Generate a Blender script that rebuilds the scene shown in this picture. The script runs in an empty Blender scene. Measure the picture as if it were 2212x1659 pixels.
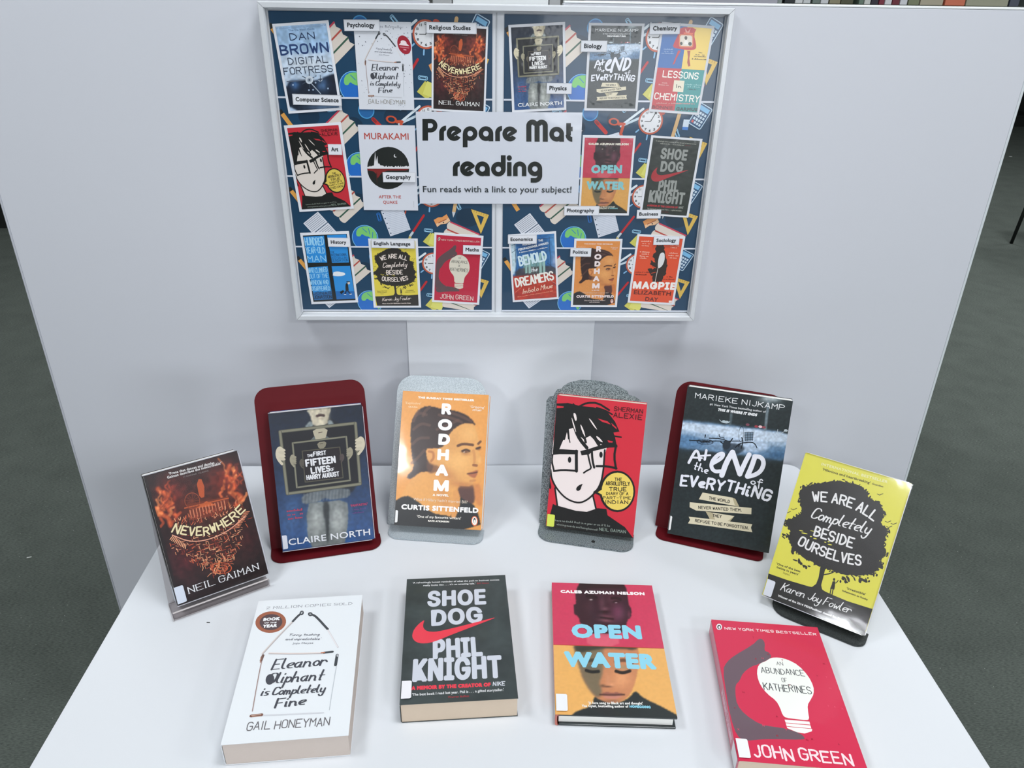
import bpy, math, random, bmesh
import numpy as np
from mathutils import Matrix, Vector
from mathutils.geometry import tessellate_polygon, delaunay_2d_cdt

SC = bpy.context.scene
COL = SC.collection
PI = math.pi

# ------------------------------------------------------------------ camera (solved from the photo's vanishing points)
DESK = 0.73
CAM = np.array([0.0, -1.12, DESK + 0.74035])
F_PX, W_PX, H_PX = 1670.53, 2212, 1659
c_r = np.array([0.99952625, -0.02727969, 0.0142511])
c_f = np.array([0.03077784, 0.88582137, -0.46300456])
c_r = c_r / np.linalg.norm(c_r); c_f = c_f - c_r * (c_f @ c_r); c_f /= np.linalg.norm(c_f)
c_u = np.cross(c_r, c_f)
cam = bpy.data.cameras.new('camera'); cam_o = bpy.data.objects.new('camera', cam); COL.objects.link(cam_o)
M = Matrix(((c_r[0], c_u[0], -c_f[0], CAM[0]), (c_r[1], c_u[1], -c_f[1], CAM[1]), (c_r[2], c_u[2], -c_f[2], CAM[2]), (0, 0, 0, 1)))
cam_o.matrix_world = M
cam.sensor_width = 36; cam.lens = 36 * F_PX / W_PX; cam.clip_start = 0.02; cam.clip_end = 60
SC.camera = cam_o

# ------------------------------------------------------------------ world, lamps, exposure
SC.view_settings.view_transform = 'Standard'; SC.view_settings.look = 'None'
SC.view_settings.gamma = 1; SC.view_settings.use_curve_mapping = False
SC.view_settings.exposure = 0.0
wd = bpy.data.worlds.new('world'); SC.world = wd; wd.use_nodes = True
wd.node_tree.nodes['Background'].inputs[0].default_value = (0.80, 0.88, 1.0, 1)
wd.node_tree.nodes['Background'].inputs[1].default_value = 0.6
LIGHTS = []
def area(name, loc, size, power, col=(0.97, 0.985, 1.0), rot=(0, 0, 0)):
    l = bpy.data.lights.new(name, 'AREA'); l.shape = 'RECTANGLE'; l.size, l.size_y = size; l.energy = power; l.color = col
    o = bpy.data.objects.new(name, l); o.location = loc; o.rotation_euler = rot; COL.objects.link(o); LIGHTS.append(o)
# ceiling light panels, some only added as fill for screen and carpet (each has its own diffuser built further down)
CEIL = 2.75
PANELS = [(-1.15, -0.62, 16, .58, .58), (0.5, -0.62, 17, .58, .58), (3.3, -1.3, 40, .58, .58), (-1.335, -2.96, 26, .22, .56), (1.7, -3.0, 38, .58, .58), (-3.25, -5.2, 24, .36, .36), (0.2, -4.4, 34, .58, .58), (-2.4, 2.4, 24, .58, .58), (0.2, 2.6, 24, .58, .58), (3.0, 2.2, 44, .58, .58), (2.6, 5.6, 24, .58, .58), (5.4, 4.2, 30, .58, .58)]  # aisle, rear right and rear middle panels are added fill lamps
for x, y, p, sx, sy in PANELS:
    area('ceiling_lamp_light', (x, y, CEIL - 0.02), (sx, sy), p)
area('added_fill_light', (1.9, -5.95, 0.82), (2.9, 0.85), 52, (0.92, 0.96, 1.0), (PI / 2, 0, 0))  # added low fill from behind the camera, lifts the lower screen

def ray(px, py): return c_f + c_r * (px - W_PX / 2) / F_PX + c_u * (H_PX / 2 - py) / F_PX
def on_z(px, py, z): d = ray(px, py); return CAM + d * (z - CAM[2]) / d[2]
def on_y(px, py, y): d = ray(px, py); return CAM + d * (y - CAM[1]) / d[1]

# ------------------------------------------------------------------ materials
def lin(c):
    c = np.asarray(c, float) / 255.0
    return np.where(c <= 0.04045, c / 12.92, ((c + 0.055) / 1.055) ** 2.4)
MATS = {}
def mat(name, rgb, rough=0.5, metal=0.0, coat=0.0, vary=0.04, scale=30.0, bump=0.0, bscale=200.0, spec=0.5, sheen=0.0):
    if name in MATS: return MATS[name]
    m = bpy.data.materials.new(name); m.use_nodes = True; nt = m.node_tree; b = nt.nodes['Principled BSDF']
    c = lin(rgb)
    tc = nt.nodes.new('ShaderNodeTexCoord'); nz = nt.nodes.new('ShaderNodeTexNoise'); nz.inputs['Scale'].default_value = scale
    nz.inputs['Detail'].default_value = 4
    mx = nt.nodes.new('ShaderNodeMix'); mx.data_type = 'RGBA'
    mx.inputs[6].default_value = (*(c * (1 - vary)), 1); mx.inputs[7].default_value = (*np.minimum(c * (1 + vary), 1), 1)
    nt.links.new(tc.outputs['Object'], nz.inputs['Vector']); nt.links.new(nz.outputs['Fac'], mx.inputs[0]); nt.links.new(mx.outputs[2], b.inputs['Base Color'])
    b.inputs['Roughness'].default_value = rough; b.inputs['Metallic'].default_value = metal
    b.inputs['Coat Weight'].default_value = coat; b.inputs['Coat Roughness'].default_value = 0.08
    b.inputs['Specular IOR Level'].default_value = spec
    if bump:
        n2 = nt.nodes.new('ShaderNodeTexNoise'); n2.inputs['Scale'].default_value = bscale; bp = nt.nodes.new('ShaderNodeBump')
        bp.inputs['Strength'].default_value = bump; bp.inputs['Distance'].default_value = 0.001
        nt.links.new(tc.outputs['Object'], n2.inputs['Vector']); nt.links.new(n2.outputs['Fac'], bp.inputs['Height']); nt.links.new(bp.outputs[0], b.inputs['Normal'])
    MATS[name] = m; return m
def art_mat(name, tint=(1, 1, 1), rough=0.35, coat=0.3, wave=0.0):
    if name in MATS: return MATS[name]
    m = bpy.data.materials.new(name); m.use_nodes = True; nt = m.node_tree; b = nt.nodes['Principled BSDF']
    a = nt.nodes.new('ShaderNodeAttribute'); a.attribute_name = 'Ink'
    mx = nt.nodes.new('ShaderNodeMix'); mx.data_type = 'RGBA'; mx.blend_type = 'MULTIPLY'; mx.inputs[0].default_value = 1
    mx.inputs[7].default_value = (*tint, 1)
    nt.links.new(a.outputs['Color'], mx.inputs[6]); nt.links.new(mx.outputs[2], b.inputs['Base Color'])
    b.inputs['Roughness'].default_value = rough; b.inputs['Coat Weight'].default_value = coat; b.inputs['Coat Roughness'].default_value = 0.06
    if wave:
        tc = nt.nodes.new('ShaderNodeTexCoord')
        n2 = nt.nodes.new('ShaderNodeTexNoise'); n2.inputs['Scale'].default_value = 25; bp = nt.nodes.new('ShaderNodeBump')
        bp.inputs['Strength'].default_value = wave; bp.inputs['Distance'].default_value = 0.002
        nt.links.new(tc.outputs['Object'], n2.inputs['Vector']); nt.links.new(n2.outputs['Fac'], bp.inputs['Height']); nt.links.new(bp.outputs[0], b.inputs['Normal']); nt.links.new(bp.outputs[0], b.inputs['Coat Normal'])
    MATS[name] = m; return m
def clear_mat(name, tint=(0.93, 0.94, 0.95), gloss=0.12, rough=0.08):
    if name in MATS: return MATS[name]
    m = bpy.data.materials.new(name); m.use_nodes = True; nt = m.node_tree
    for n in list(nt.nodes):
        if n.type == 'BSDF_PRINCIPLED': nt.nodes.remove(n)
    out = [n for n in nt.nodes if n.type == 'OUTPUT_MATERIAL'][0]
    t = nt.nodes.new('ShaderNodeBsdfTransparent'); t.inputs[0].default_value = (*tint, 1)
    g = nt.nodes.new('ShaderNodeBsdfGlossy'); g.inputs['Roughness'].default_value = rough; g.inputs[0].default_value = (1, 1, 1, 1)
    lw = nt.nodes.new('ShaderNodeLayerWeight'); lw.inputs[0].default_value = 0.5
    pw = nt.nodes.new('ShaderNodeMath'); pw.operation = 'POWER'; pw.inputs[1].default_value = 4.0
    ad = nt.nodes.new('ShaderNodeMath'); ad.operation = 'MULTIPLY_ADD'; ad.inputs[1].default_value = 0.4; ad.inputs[2].default_value = gloss * 0.03
    mx = nt.nodes.new('ShaderNodeMixShader')
    nt.links.new(lw.outputs['Facing'], pw.inputs[0]); nt.links.new(pw.outputs[0], ad.inputs[0]); nt.links.new(ad.outputs[0], mx.inputs[0]); nt.links.new(t.outputs[0], mx.inputs[1]); nt.links.new(g.outputs[0], mx.inputs[2])
    nt.links.new(mx.outputs[0], out.inputs[0]); MATS[name] = m; return m

# ------------------------------------------------------------------ object helpers
def tag(o, label=None, cat=None, group=None, kind=None):
    if label: o['label'] = label
    if cat: o['category'] = cat
    if group: o['group'] = group
    if kind: o['kind'] = kind
    return o
def link(name, me, m=None, parent=None, mw=None):
    o = bpy.data.objects.new(name, me); COL.objects.link(o)
    if m is not None and me is not None and not me.materials: me.materials.append(m)
    if parent is not None: o.parent = parent
    if mw is not None: o.matrix_local = mw
    return o
def empty(name, mw):
    o = bpy.data.objects.new(name, None); COL.objects.link(o); o.matrix_world = mw; o.empty_display_size = 0.05; return o
def mesh_of(bm, smooth=False):
    me = bpy.data.meshes.new('mesh'); bmesh.ops.recalc_face_normals(bm, faces=bm.faces[:]); bm.to_mesh(me); bm.free()
    if smooth:
        for p in me.polygons: p.use_smooth = True
    return me
def box(bm, a, b, bevel=0.0, seg=2):
    vs = bmesh.ops.create_cube(bm, size=1)['verts']
    for v in vs: v.co = Vector([a[i] + (b[i] - a[i]) * (v.co[i] + 0.5) for i in range(3)])
    if bevel:
        es = list({e for v in vs for e in v.link_edges})
        bmesh.ops.bevel(bm, geom=es, offset=bevel, segments=seg, affect='EDGES', profile=0.5)
def box_obj(name, a, b, m, parent=None, bevel=0.0, mw=None):
    bm = bmesh.new(); box(bm, a, b, bevel); return link(name, mesh_of(bm), m, parent, mw)
def prism(bm, pts, z0, z1, bevel=0.0):
    """pts in xy, extruded along z"""
    vs = [bm.verts.new((p[0], p[1], z0)) for p in pts]; f = bm.faces.new(vs)
    r = bmesh.ops.extrude_face_region(bm, geom=[f]); nv = [g for g in r['geom'] if isinstance(g, bmesh.types.BMVert)]
    for v in nv: v.co.z = z1
    if bevel:
        es = [e for e in bm.edges if abs(e.verts[0].co.z - e.verts[1].co.z) < 1e-9]
        bmesh.ops.bevel(bm, geom=es, offset=bevel, segments=2, affect='EDGES')
def prism_obj(name, pts, z0, z1, m, parent=None, mw=None, bevel=0.0):
    bm = bmesh.new(); prism(bm, pts, z0, z1, bevel); return link(name, mesh_of(bm), m, parent, mw)
def rrect(x0, y0, x1, y1, r, n=6):
    """r: single radius or four (x0y0, x1y0, x1y1, x0y1)"""
    rs = r if isinstance(r, (list, tuple)) else [r] * 4
    out = []
    for (cx, cy, a, rr) in ((x0, y0, PI, rs[0]), (x1, y0, 1.5 * PI, rs[1]), (x1, y1, 0, rs[2]), (x0, y1, 0.5 * PI, rs[3])):
        sx = 1 if cx == x0 else -1; sy = 1 if cy == y0 else -1
        if rr <= 0: out.append((cx, cy)); continue
        for i in range(n + 1):
            t = a + 0.5 * PI * i / n; out.append((cx + sx * rr + rr * math.cos(t), cy + sy * rr + rr * math.sin(t)))
    return out
def mtx(R, B, N, o):
    return Matrix(((R[0], B[0], N[0], o[0]), (R[1], B[1], N[1], o[1]), (R[2], B[2], N[2], o[2]), (0, 0, 0, 1)))

# ------------------------------------------------------------------ stroke lettering
CAPS = {'A': '002640|1232', 'B': '0006|~062645343303|~033342412000', 'C': '~4536160501103041', 'D': '0006|~062644422000', 'E': '46060040|0333',
 'F': '460600|0333', 'G': '~453616050110304143|4323', 'H': '0006|4046|0343', 'I': '2026', 'J': '~3631201001', 'K': '0006|4602|1440', 'L': '060040',
 'M': '0006234640', 'N': '00064046', 'O': 'o1605011030414536', 'P': '0006|~063645443303', 'Q': 'o1605011030414536|2240', 'R': '0006|~063645443303|2340',
 'S': '~453616050413334241301001', 'T': '0646|2620', 'U': '~060110304146', 'V': '062046', 'W': '0610243046', 'X': '0046|0640', 'Y': '062346|2320', 'Z': '06460040',
 '1': '152620', '2': '~0516364534|340040', '4': '30360242', '0': 'o1605011030414536', '-': '0333', '.': '2021', ',': '2120', "'": '2526', '!': '2020|2226', '/': '0046', '&': '~4006163601103042'}
LOW = {'a': '~36160504132335|~36343343', 'b': '~0904132334352605', 'c': '~3526160504132334', 'd': '~36160504132335|~39343343', 'e': '~0435361605041333',
 'f': '~38291810|0636', 'g': '~36160504132335|~3631201001', 'h': '0903|~0526353343', 'i': '~16141323|1818', 'j': '~2621201001|2828', 'k': '0903|3604|1533',
 'l': '~09041323', 'm': '0603|~05162523|~2536454353', 'n': '0603|~051626353343', 'o': 'o1605041323343526', 'p': '0600|~0516263534231304', 'q': '~36160504132335|3630',
 'r': '0603|~05162635', 's': '~361605342303', 't': '~19141323|0636', 'u': '~0604132334|3633', 'v': '061336', 'w': '0613253346', 'x': '0633|3603', 'y': '~0604132334|~3631201001', 'z': '06360333'}
def chaikin(p, closed, n=2):
    p = [np.array(q, float) for q in p]
    for _ in range(n):
        q = [] if closed else [p[0]]
        m = len(p) if closed else len(p) - 1
        for i in range(m):
            a, b = p[i], p[(i + 1) % len(p)]
            q += [a * .75 + b * .25, a * .25 + b * .75]
        if not closed: q.append(p[-1])
        p = q
    return p
def glyph_strokes(ch, fine=2):
    low = ch in LOW; d = LOW.get(ch) or CAPS.get(ch.upper())
    if d is None: return [], 3.0
    out = []
    for s in d.replace(' ', '').split('|'):
        fl = s[0] if s[0] in '~o' else ''
        s = s[1:] if fl else s
        pts = [(int(s[i]), int(s[i + 1]) - (3 if low else 0)) for i in range(0, len(s), 2)]
        if fl: pts = chaikin(pts, fl == 'o', fine)
        pts = [np.array(p, float) for p in pts]
        if fl == 'o': pts.append(pts[0])
        out.append(pts)
    xs = [p[0] for s in out for p in s]; mn = min(xs)
    return [[p - np.array([mn, 0]) for p in s] for s in out], max(xs) - mn
FONTS = {'g': None, 'i': None}
try:
    FONTS['i'] = bpy.data.fonts.load(bpy.utils.system_resource('DATAFILES') + '/fonts/Inter.woff2')
except Exception:
    pass
TXC = {}
def text_mesh(font, s, sp=1.0, res=3):
    k = (font, s, round(sp, 2), res)
    if k in TXC: return TXC[k]
    c = bpy.data.curves.new('txt', 'FONT'); c.body = s; c.size = 1; c.resolution_u = res; c.space_character = sp
    if FONTS.get(font): c.font = FONTS[font]
    o = bpy.data.objects.new('txt', c); COL.objects.link(o)
    bpy.context.view_layer.update()
    me = o.to_mesh()
    v = np.zeros(len(me.vertices) * 3); me.vertices.foreach_get('co', v); v = v.reshape(-1, 3)[:, :2]
    tr = [tuple(p.vertices) for p in me.polygons]
    cnt = {}
    for t in tr:
        for i in range(len(t)):
            e = (t[i], t[(i + 1) % len(t)]); kk = (min(e), max(e)); cnt[kk] = cnt.get(kk, 0) + 1
    bd = [e for e, n in cnt.items() if n == 1]
    o.to_mesh_clear(); bpy.data.objects.remove(o); bpy.data.curves.remove(c)
    TXC[k] = (v, tr, bd); return TXC[k]
def cap_h(font): return (lambda v: v[:, 1].max())(text_mesh(font, 'H')[0])

# ------------------------------------------------------------------ flat print: shapes traced in a picture frame, mapped to a flat rectangle w x h
class Art:
    def __init__(s, src, w, h, step=1.0e-5):
        s.w, s.h, s.step = w, h, step
        dst = [(0, h), (w, h), (w, 0), (0, 0)]
        A = []; b = []
        for (x, y), (u, v) in zip(src, dst):
            A.append([x, y, 1, 0, 0, 0, -u * x, -u * y]); b.append(u)
            A.append([0, 0, 0, x, y, 1, -v * x, -v * y]); b.append(v)
        s.H = np.append(np.linalg.solve(np.array(A, float), np.array(b, float)), 1).reshape(3, 3)
        s.Hi = np.linalg.inv(s.H)
        P = np.array(src, float)
        s.k = w / (0.5 * (np.linalg.norm(P[1] - P[0]) + np.linalg.norm(P[2] - P[3])))
        s.ky = h / (0.5 * (np.linalg.norm(P[3] - P[0]) + np.linalg.norm(P[2] - P[1])))
        s.V = []; s.Fc = []; s.Cc = []; s.z = 0.0; s.n = 0
    def m(s, pts):
        p = np.atleast_2d(np.array(pts, float)); q = np.c_[p, np.ones(len(p))] @ s.H.T
        return q[:, :2] / q[:, 2:3]
    def add(s, v2, faces, col):
        v2 = np.array(v2); v2 = np.c_[np.clip(v2[:, 0], 0, s.w), np.clip(v2[:, 1], 0, s.h), np.full(len(v2), s.z)]
        s.V.append(v2); s.Fc += [tuple(i + s.n for i in f) for f in faces]
        c = np.array(col, float)
        s.Cc.append(np.tile(lin(c), (len(v2), 1)) if c.ndim == 1 else lin(c)); s.n += len(v2)
    def up(s): s.z += s.step
    def union(s, V, Fs, col):
        """overlapping pieces become one flat layer"""
        V = np.array(V)
        try:
            K = 1000.0
            vo, eo, fo, ov, oe, of = delaunay_2d_cdt([Vector((p[0] * K, p[1] * K)) for p in V], [], [list(f) for f in Fs], 0, 1e-5)
            tri = [tuple(f) for f, o in zip(fo, of) if o]
            Q = np.array([(p.x / K, p.y / K) for p in vo])
            # the triangulation can flood closed counters: keep only triangles that really lie in an input piece
            cen = np.array([(Q[t[0]] + Q[t[1]] + Q[t[2]]) / 3 for t in tri]); o_ = np.argsort(cen[:, 0]); cs = cen[o_]; ok = np.zeros(len(tri), bool)
            for f in Fs:
                P = V[list(f)]; i0 = np.searchsorted(cs[:, 0], P[:, 0].min()); i1 = np.searchsorted(cs[:, 0], P[:, 0].max())
                if i0 >= i1: continue
                c = cs[i0:i1]; D = np.roll(P, -1, 0) - P
                cr = D[:, 0, None] * (c[:, 1] - P[:, 1, None]) - D[:, 1, None] * (c[:, 0] - P[:, 0, None])
                ok[i0:i1] |= (cr >= 0).all(0) | (cr <= 0).all(0)
            s.add(Q, [tri[i] for i, k in zip(o_, ok) if k], col)
        except Exception:
            s.add(V, Fs, col)
    def poly(s, pts, col, smooth=0, local=False, jag=0, seed=1):
        s.up(); p = np.array(pts, float)
        if smooth: p = np.array(chaikin(p, True, smooth))
        if jag:
            rg = random.Random(seed); q = []
            for i in range(len(p)):
                a, b = p[i], p[(i + 1) % len(p)]; n = max(1, int(np.linalg.norm(b - a) / jag))
                for j in range(n): q.append(a + (b - a) * j / n + np.array([rg.uniform(-.7, .7), rg.uniform(-.7, .7)]) * jag)
            p = np.array(q)
        if not local: p = s.m(p)
        f = tessellate_polygon([[Vector((a[0], a[1], 0)) for a in p]])
        s.add(p, f, col)
    def rect(s, x0, y0, x1, y1, col): s.poly([(x0, y0), (x1, y0), (x1, y1), (x0, y1)], col)
    def _ribbon(s, p, w0, col, contrast=0.0, caps=True, close=False, rg=None, serif=0.0):
        V = []; Fs = []
        p = [np.array(q, float) for q in p]
        if close: p = p + [p[0]]
        for i in range(len(p) - 1):
            a, b = p[i], p[i + 1]; d = b - a; L = np.linalg.norm(d)
            if L < 1e-9: continue
            d /= L; wd = w0 * ((1 - contrast) + contrast * abs(d[1])) / 2
            if rg: wd *= rg.uniform(.75, 1.15)
            n = np.array([-d[1], d[0]]) * wd; k = len(V)
            V += [a + n, b + n, b - n, a - n]; Fs.append((k, k + 3, k + 2, k + 1))
            if caps:
                for q in (a, b):
                    k = len(V); m = 8 if wd > .0003 else 6
                    V += [q + wd * np.array([math.cos(t * 2 * PI / m), math.sin(t * 2 * PI / m)]) for t in range(m)]
                    Fs.append(tuple(range(k, k + m)))
        if serif:
            for q in (p[0], p[-1]):
                k = len(V); V += [q + np.array(o) for o in ((-serif, -serif * .16), (serif, -serif * .16), (serif, serif * .16), (-serif, serif * .16))]; Fs.append((k, k + 1, k + 2, k + 3))
        return V, Fs
    def _join(s, parts, col):
        V = []; F = []
        for v, f in parts: F += [tuple(i + len(V) for i in g) for g in f]; V += list(v)
        if V: s.union(V, F, col)
    def stroke(s, pts, w, col, smooth=0, close=False, contrast=0.0):
        s.up()
        p = chaikin(pts, close, smooth) if smooth else pts
        s._join([s._ribbon(list(s.m(p)), w * s.k, col, contrast, True, close)], col)
    def many(s, items):
        """many small strokes ('s', pts, w, col) and blobs ('e', cx, cy, rx, ry, col, rot): one flat layer per colour"""
        by = {}
        for it in items:
            if it[0] == 's': by.setdefault(it[3], []).append(s._ribbon(list(s.m(it[1])), it[2] * s.k, it[3]))
            else:
                _, cx, cy, rx, ry, col, rot = it; r = math.radians(rot)
                P = s.m([(cx + rx * math.cos(t) * math.cos(r) - ry * math.sin(t) * math.sin(r), cy + rx * math.cos(t) * math.sin(r) + ry * math.sin(t) * math.cos(r)) for t in [2 * PI * i / 10 for i in range(10)]])
                by.setdefault(col, []).append((list(P), [tuple(range(10))]))
        for col, parts in by.items(): s.up(); s._join(parts, col)
    def ell(s, cx, cy, rx, ry, col, rot=0, ring=0, a0=0, a1=360):
        s.up(); n = 28; r = math.radians(rot); P = []
        full = (a1 - a0) >= 360
        ts = [math.radians(a0 + (a1 - a0) * i / n) for i in range(n + (0 if full else 1))]
        pt = lambda f, t: (cx + f * rx * math.cos(t) * math.cos(r) - f * ry * math.sin(t) * math.sin(r), cy + f * rx * math.cos(t) * math.sin(r) + f * ry * math.sin(t) * math.cos(r))
        if ring:
            f = 1 - ring / max(rx, ry); P = [pt(1, t) for t in ts] + [pt(f, t) for t in ts]; m = len(ts)
            F = [(i, (i + 1) % m, m + (i + 1) % m, m + i) for i in range(m if full else m - 1)]
            s.add(s.m(P), F, col)
        else:
            P = [pt(1, t) for t in ts]; s.add(s.m(P), [tuple(range(len(P)))], col)
    def text(s, t, x0, y0, x1, y1, h, col, font='g', bold=0.0, mid=None, slant=0.0, jit=0, seed=1, contrast=0.0, serif=0.0):
        """baseline from (x0,y0) to (x1,y1) (through mid if given), capitals h tall, all in the traced frame"""
        s.up()
        a, b = s.m([(x0, y0), (x1, y1)])
        m = s.m([mid])[0] if mid else None
        c = 2 * m - (a + b) / 2 if mid else (a + b) / 2
        hh = h * s.ky; L = np.linalg.norm(b - a)
        def warp(P, wid):
            P = np.array(P, float).reshape(-1, 2); u = (P[:, :1] + slant * P[:, 1:] * wid * 0) / wid
            u = (P[:, :1]) / wid
            q = (1 - u) ** 2 * a + 2 * u * (1 - u) * c + u ** 2 * b
            d = 2 * (1 - u) * (c - a) + 2 * u * (b - c); d /= np.maximum(np.linalg.norm(d, axis=1, keepdims=True), 1e-9)
            n = np.c_[-d[:, 1], d[:, 0]]
            return q + n * P[:, 1:] * hh + d * P[:, 1:] * hh * slant
        if font in 'gi':
            v, tr, bd = text_mesh(font, t, 1 + bold * .75, 3 if hh > .004 else (2 if hh > .0022 else 1))
            if len(v) == 0: return
            mn, mx = v[:, 0].min(), v[:, 0].max(); ch = cap_h(font)
            ix = bold * hh / L * .5 * (mx - mn)
            P = np.c_[ix + (v[:, 0] - mn) * (1 - 2 * ix / (mx - mn)), v[:, 1] / ch * (1 - bold) + bold / 2]
            Q = warp(P, mx - mn)
            if not bold: (s._join([(list(Q), tr)], col) if font == 'i' else s.add(Q, tr, col))
            if bold:
                wd = bold * hh / 2; V = []; Fs = []
                for i, j in bd:
                    p, q = Q[i], Q[j]; d = q - p; l = np.linalg.norm(d)
                    if l < 1e-9: continue
                    d = d / l * wd; n = np.array([-d[1], d[0]]); k = len(V)
                    V += [p - d * .5 + n, q + d * .5 + n, q + d * .5 - n, p - d * .5 - n]; Fs.append((k, k + 3, k + 2, k + 1))
                s._join([(list(Q), tr), (V, Fs)], col)
            return
        rg = random.Random(seed); x = 0; G = []; bo = bold or .12; gap = (bo + .13) * 6 if font in 'sb' else .9
        for ch in t:
            if ch == ' ': x += 2.2; continue
            st, wd = glyph_strokes(ch, 2 if hh > .004 else 1)
            if wd < 1.2:
                st = [[p + np.array([(1.4 - wd) / 2, 0]) for p in q] for q in st]; wd = 1.4
            dy = rg.uniform(-jit, jit); sc = 1 + rg.uniform(-jit, jit) * .12
            G.append([[np.array([x + p[0], (p[1] * sc + dy) / 6 * (1 - bo) + bo / 2]) for p in q] for q in st])
            x += wd + gap
        wid = max(x - gap, 1)
        parts = []
        for g in G:
            for q in g:
                dense = []
                for i in range(len(q) - 1):
                    nseg = 2 if mid else 1
                    for j in range(nseg): dense.append(q[i] + (q[i + 1] - q[i]) * j / nseg)
                dense.append(q[-1])
                if len(q) == 2 and np.linalg.norm(q[0] - q[1]) < 1e-6: dense = [q[0], q[0] + np.array([0.3, 0.03])]
                parts.append(s._ribbon(list(warp(dense, wid)), (bold or .12) * hh, col, contrast, True, False, rg if font == 'b' else None, serif * hh))
        s._join(parts, col)
    def scribble(s, x0, y0, x1, y1, h, col, seed=1):
        """a line of print too small to read in the photograph"""
        s.up(); rg = random.Random(seed); a = np.array([x0, y0], float); b = np.array([x1, y1], float); L = np.linalg.norm(b - a); d = (b - a) / L; x = 0
        V = []; F = []
        while x < L:
            l = rg.uniform(.35, .8) * h
            if rg.random() < .16: x += .6 * h; continue
            p = a + d * x; hh = h * rg.choice([.55, .6, 1])
            k = len(V); V += [p, p + d * l * .75, p + d * l * .75 - np.array([0, hh]), p - np.array([0, hh])]; F.append((k, k + 1, k + 2, k + 3)); x += l
        if V: s.add(s.m(V), F, col)
    # ---- painted tones (photographic covers)
    def begin(s, nx, bg):
        s.nx = nx; s.ny = int(nx * s.h / s.w); u, v = np.meshgrid(np.linspace(0, s.w, s.nx), np.linspace(0, s.h, s.ny))
        q = np.c_[u.ravel(), v.ravel(), np.ones(u.size)] @ s.Hi.T; s.X = (q[:, 0] / q[:, 2]).reshape(u.shape); s.Y = (q[:, 1] / q[:, 2]).reshape(u.shape)
        s.U, s.Vv = u, v; s.C = np.tile(np.array(bg, float), (s.ny, s.nx, 1)); s.cell = s.w / s.nx / s.k
    def _mix(s, a, col): a = np.clip(a, 0, 1)[..., None]; s.C = s.C * (1 - a) + np.array(col, float) * a
    def sp(s, pts, col, blur=1, alpha=1.0, smooth=1):
        P = np.array(chaikin(pts, True, smooth) if smooth else pts, float); ins = np.zeros(s.X.shape, bool); j = len(P) - 1
        for i in range(len(P)):
            xi, yi = P[i]; xj, yj = P[j]
            with np.errstate(divide='ignore', invalid='ignore'):
                c = ((yi > s.Y) != (yj > s.Y)) & (s.X < (xj - xi) * (s.Y - yi) / ((yj - yi) if yj != yi else 1e-9) + xi)
            ins ^= c; j = i
        a = ins.astype(float)
        for _ in range(blur):
            a = np.pad(a, 1, mode='edge'); a = (a[:-2, 1:-1] + a[2:, 1:-1] + a[1:-1, :-2] + a[1:-1, 2:] + 2 * a[1:-1, 1:-1]) / 6
        s._mix(a * alpha, col)
    def se(s, cx, cy, rx, ry, col, alpha=1.0, rot=0, p=1):
        r = math.radians(rot); dx = s.X - cx; dy = s.Y - cy
        x = (dx * math.cos(r) + dy * math.sin(r)) / rx; y = (-dx * math.sin(r) + dy * math.cos(r)) / ry
        s._mix(alpha * np.exp(-(x * x + y * y) ** p), col)
    def sl(s, pts, w, col, alpha=1.0, smooth=1):
        P = chaikin(pts, False, smooth) if smooth else [np.array(q, float) for q in pts]; D = np.full(s.X.shape, 1e9)
        for a, b in zip(P[:-1], P[1:]):
            d = b - a; L2 = max(d @ d, 1e-9); t = np.clip(((s.X - a[0]) * d[0] + (s.Y - a[1]) * d[1]) / L2, 0, 1)
            D = np.minimum(D, np.hypot(s.X - a[0] - t * d[0], s.Y - a[1] - t * d[1]))
        s._mix(alpha * np.clip(1 - (D - w / 2) / s.cell + .5, 0, 1) if w > s.cell else alpha * np.exp(-(D / s.cell) ** 2), col)
    def noise(s, amp, cells=8, seed=1, mask=None):
        rg = np.random.RandomState(seed); g = rg.rand(int(cells * s.h / s.w) + 2, cells + 2)
        yy = np.linspace(0, g.shape[0] - 1.001, s.ny); xx = np.linspace(0, g.shape[1] - 1.001, s.nx)
        y0 = yy.astype(int); x0 = xx.astype(int); fy = (yy - y0)[:, None]; fx = (xx - x0)[None]
        n = g[y0][:, x0] * (1 - fy) * (1 - fx) + g[y0 + 1][:, x0] * fy * (1 - fx) + g[y0][:, x0 + 1] * (1 - fy) * fx + g[y0 + 1][:, x0 + 1] * fy * fx
        n = (n - .5) * 2 * amp
        if mask is not None: n = n * mask
        s.C = s.C * (1 + n[..., None])
    def end(s):
        s.up(); n, m = s.ny, s.nx; idx = np.arange(n * m).reshape(n, m)
        f = np.stack([idx[:-1, :-1], idx[:-1, 1:], idx[1:, 1:], idx[1:, :-1]], -1).reshape(-1, 4).tolist()
        s.add(np.c_[s.U.ravel(), s.Vv.ravel()], f, np.clip(s.C.reshape(-1, 3), 0, 255))
    def mesh(s):

        me = bpy.data.meshes.new('print'); V = np.concatenate(s.V); me.from_pydata(V.tolist(), [], s.Fc)
        a = me.color_attributes.new('Ink', 'FLOAT_COLOR', 'POINT'); a.data.foreach_set('color', np.c_[np.concatenate(s.Cc), np.ones(len(V))].astype(np.float32).ravel())
        # every face looks out of the sheet
        bm = bmesh.new(); bm.from_mesh(me); bm.normal_update()
        fl = [f for f in bm.faces if f.normal.z < 0]
        if fl: bmesh.ops.reverse_faces(bm, faces=fl)
        bm.to_mesh(me); bm.free()
        return me

WHITE = (236, 238, 240); BLACK = (26, 28, 28)
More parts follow.
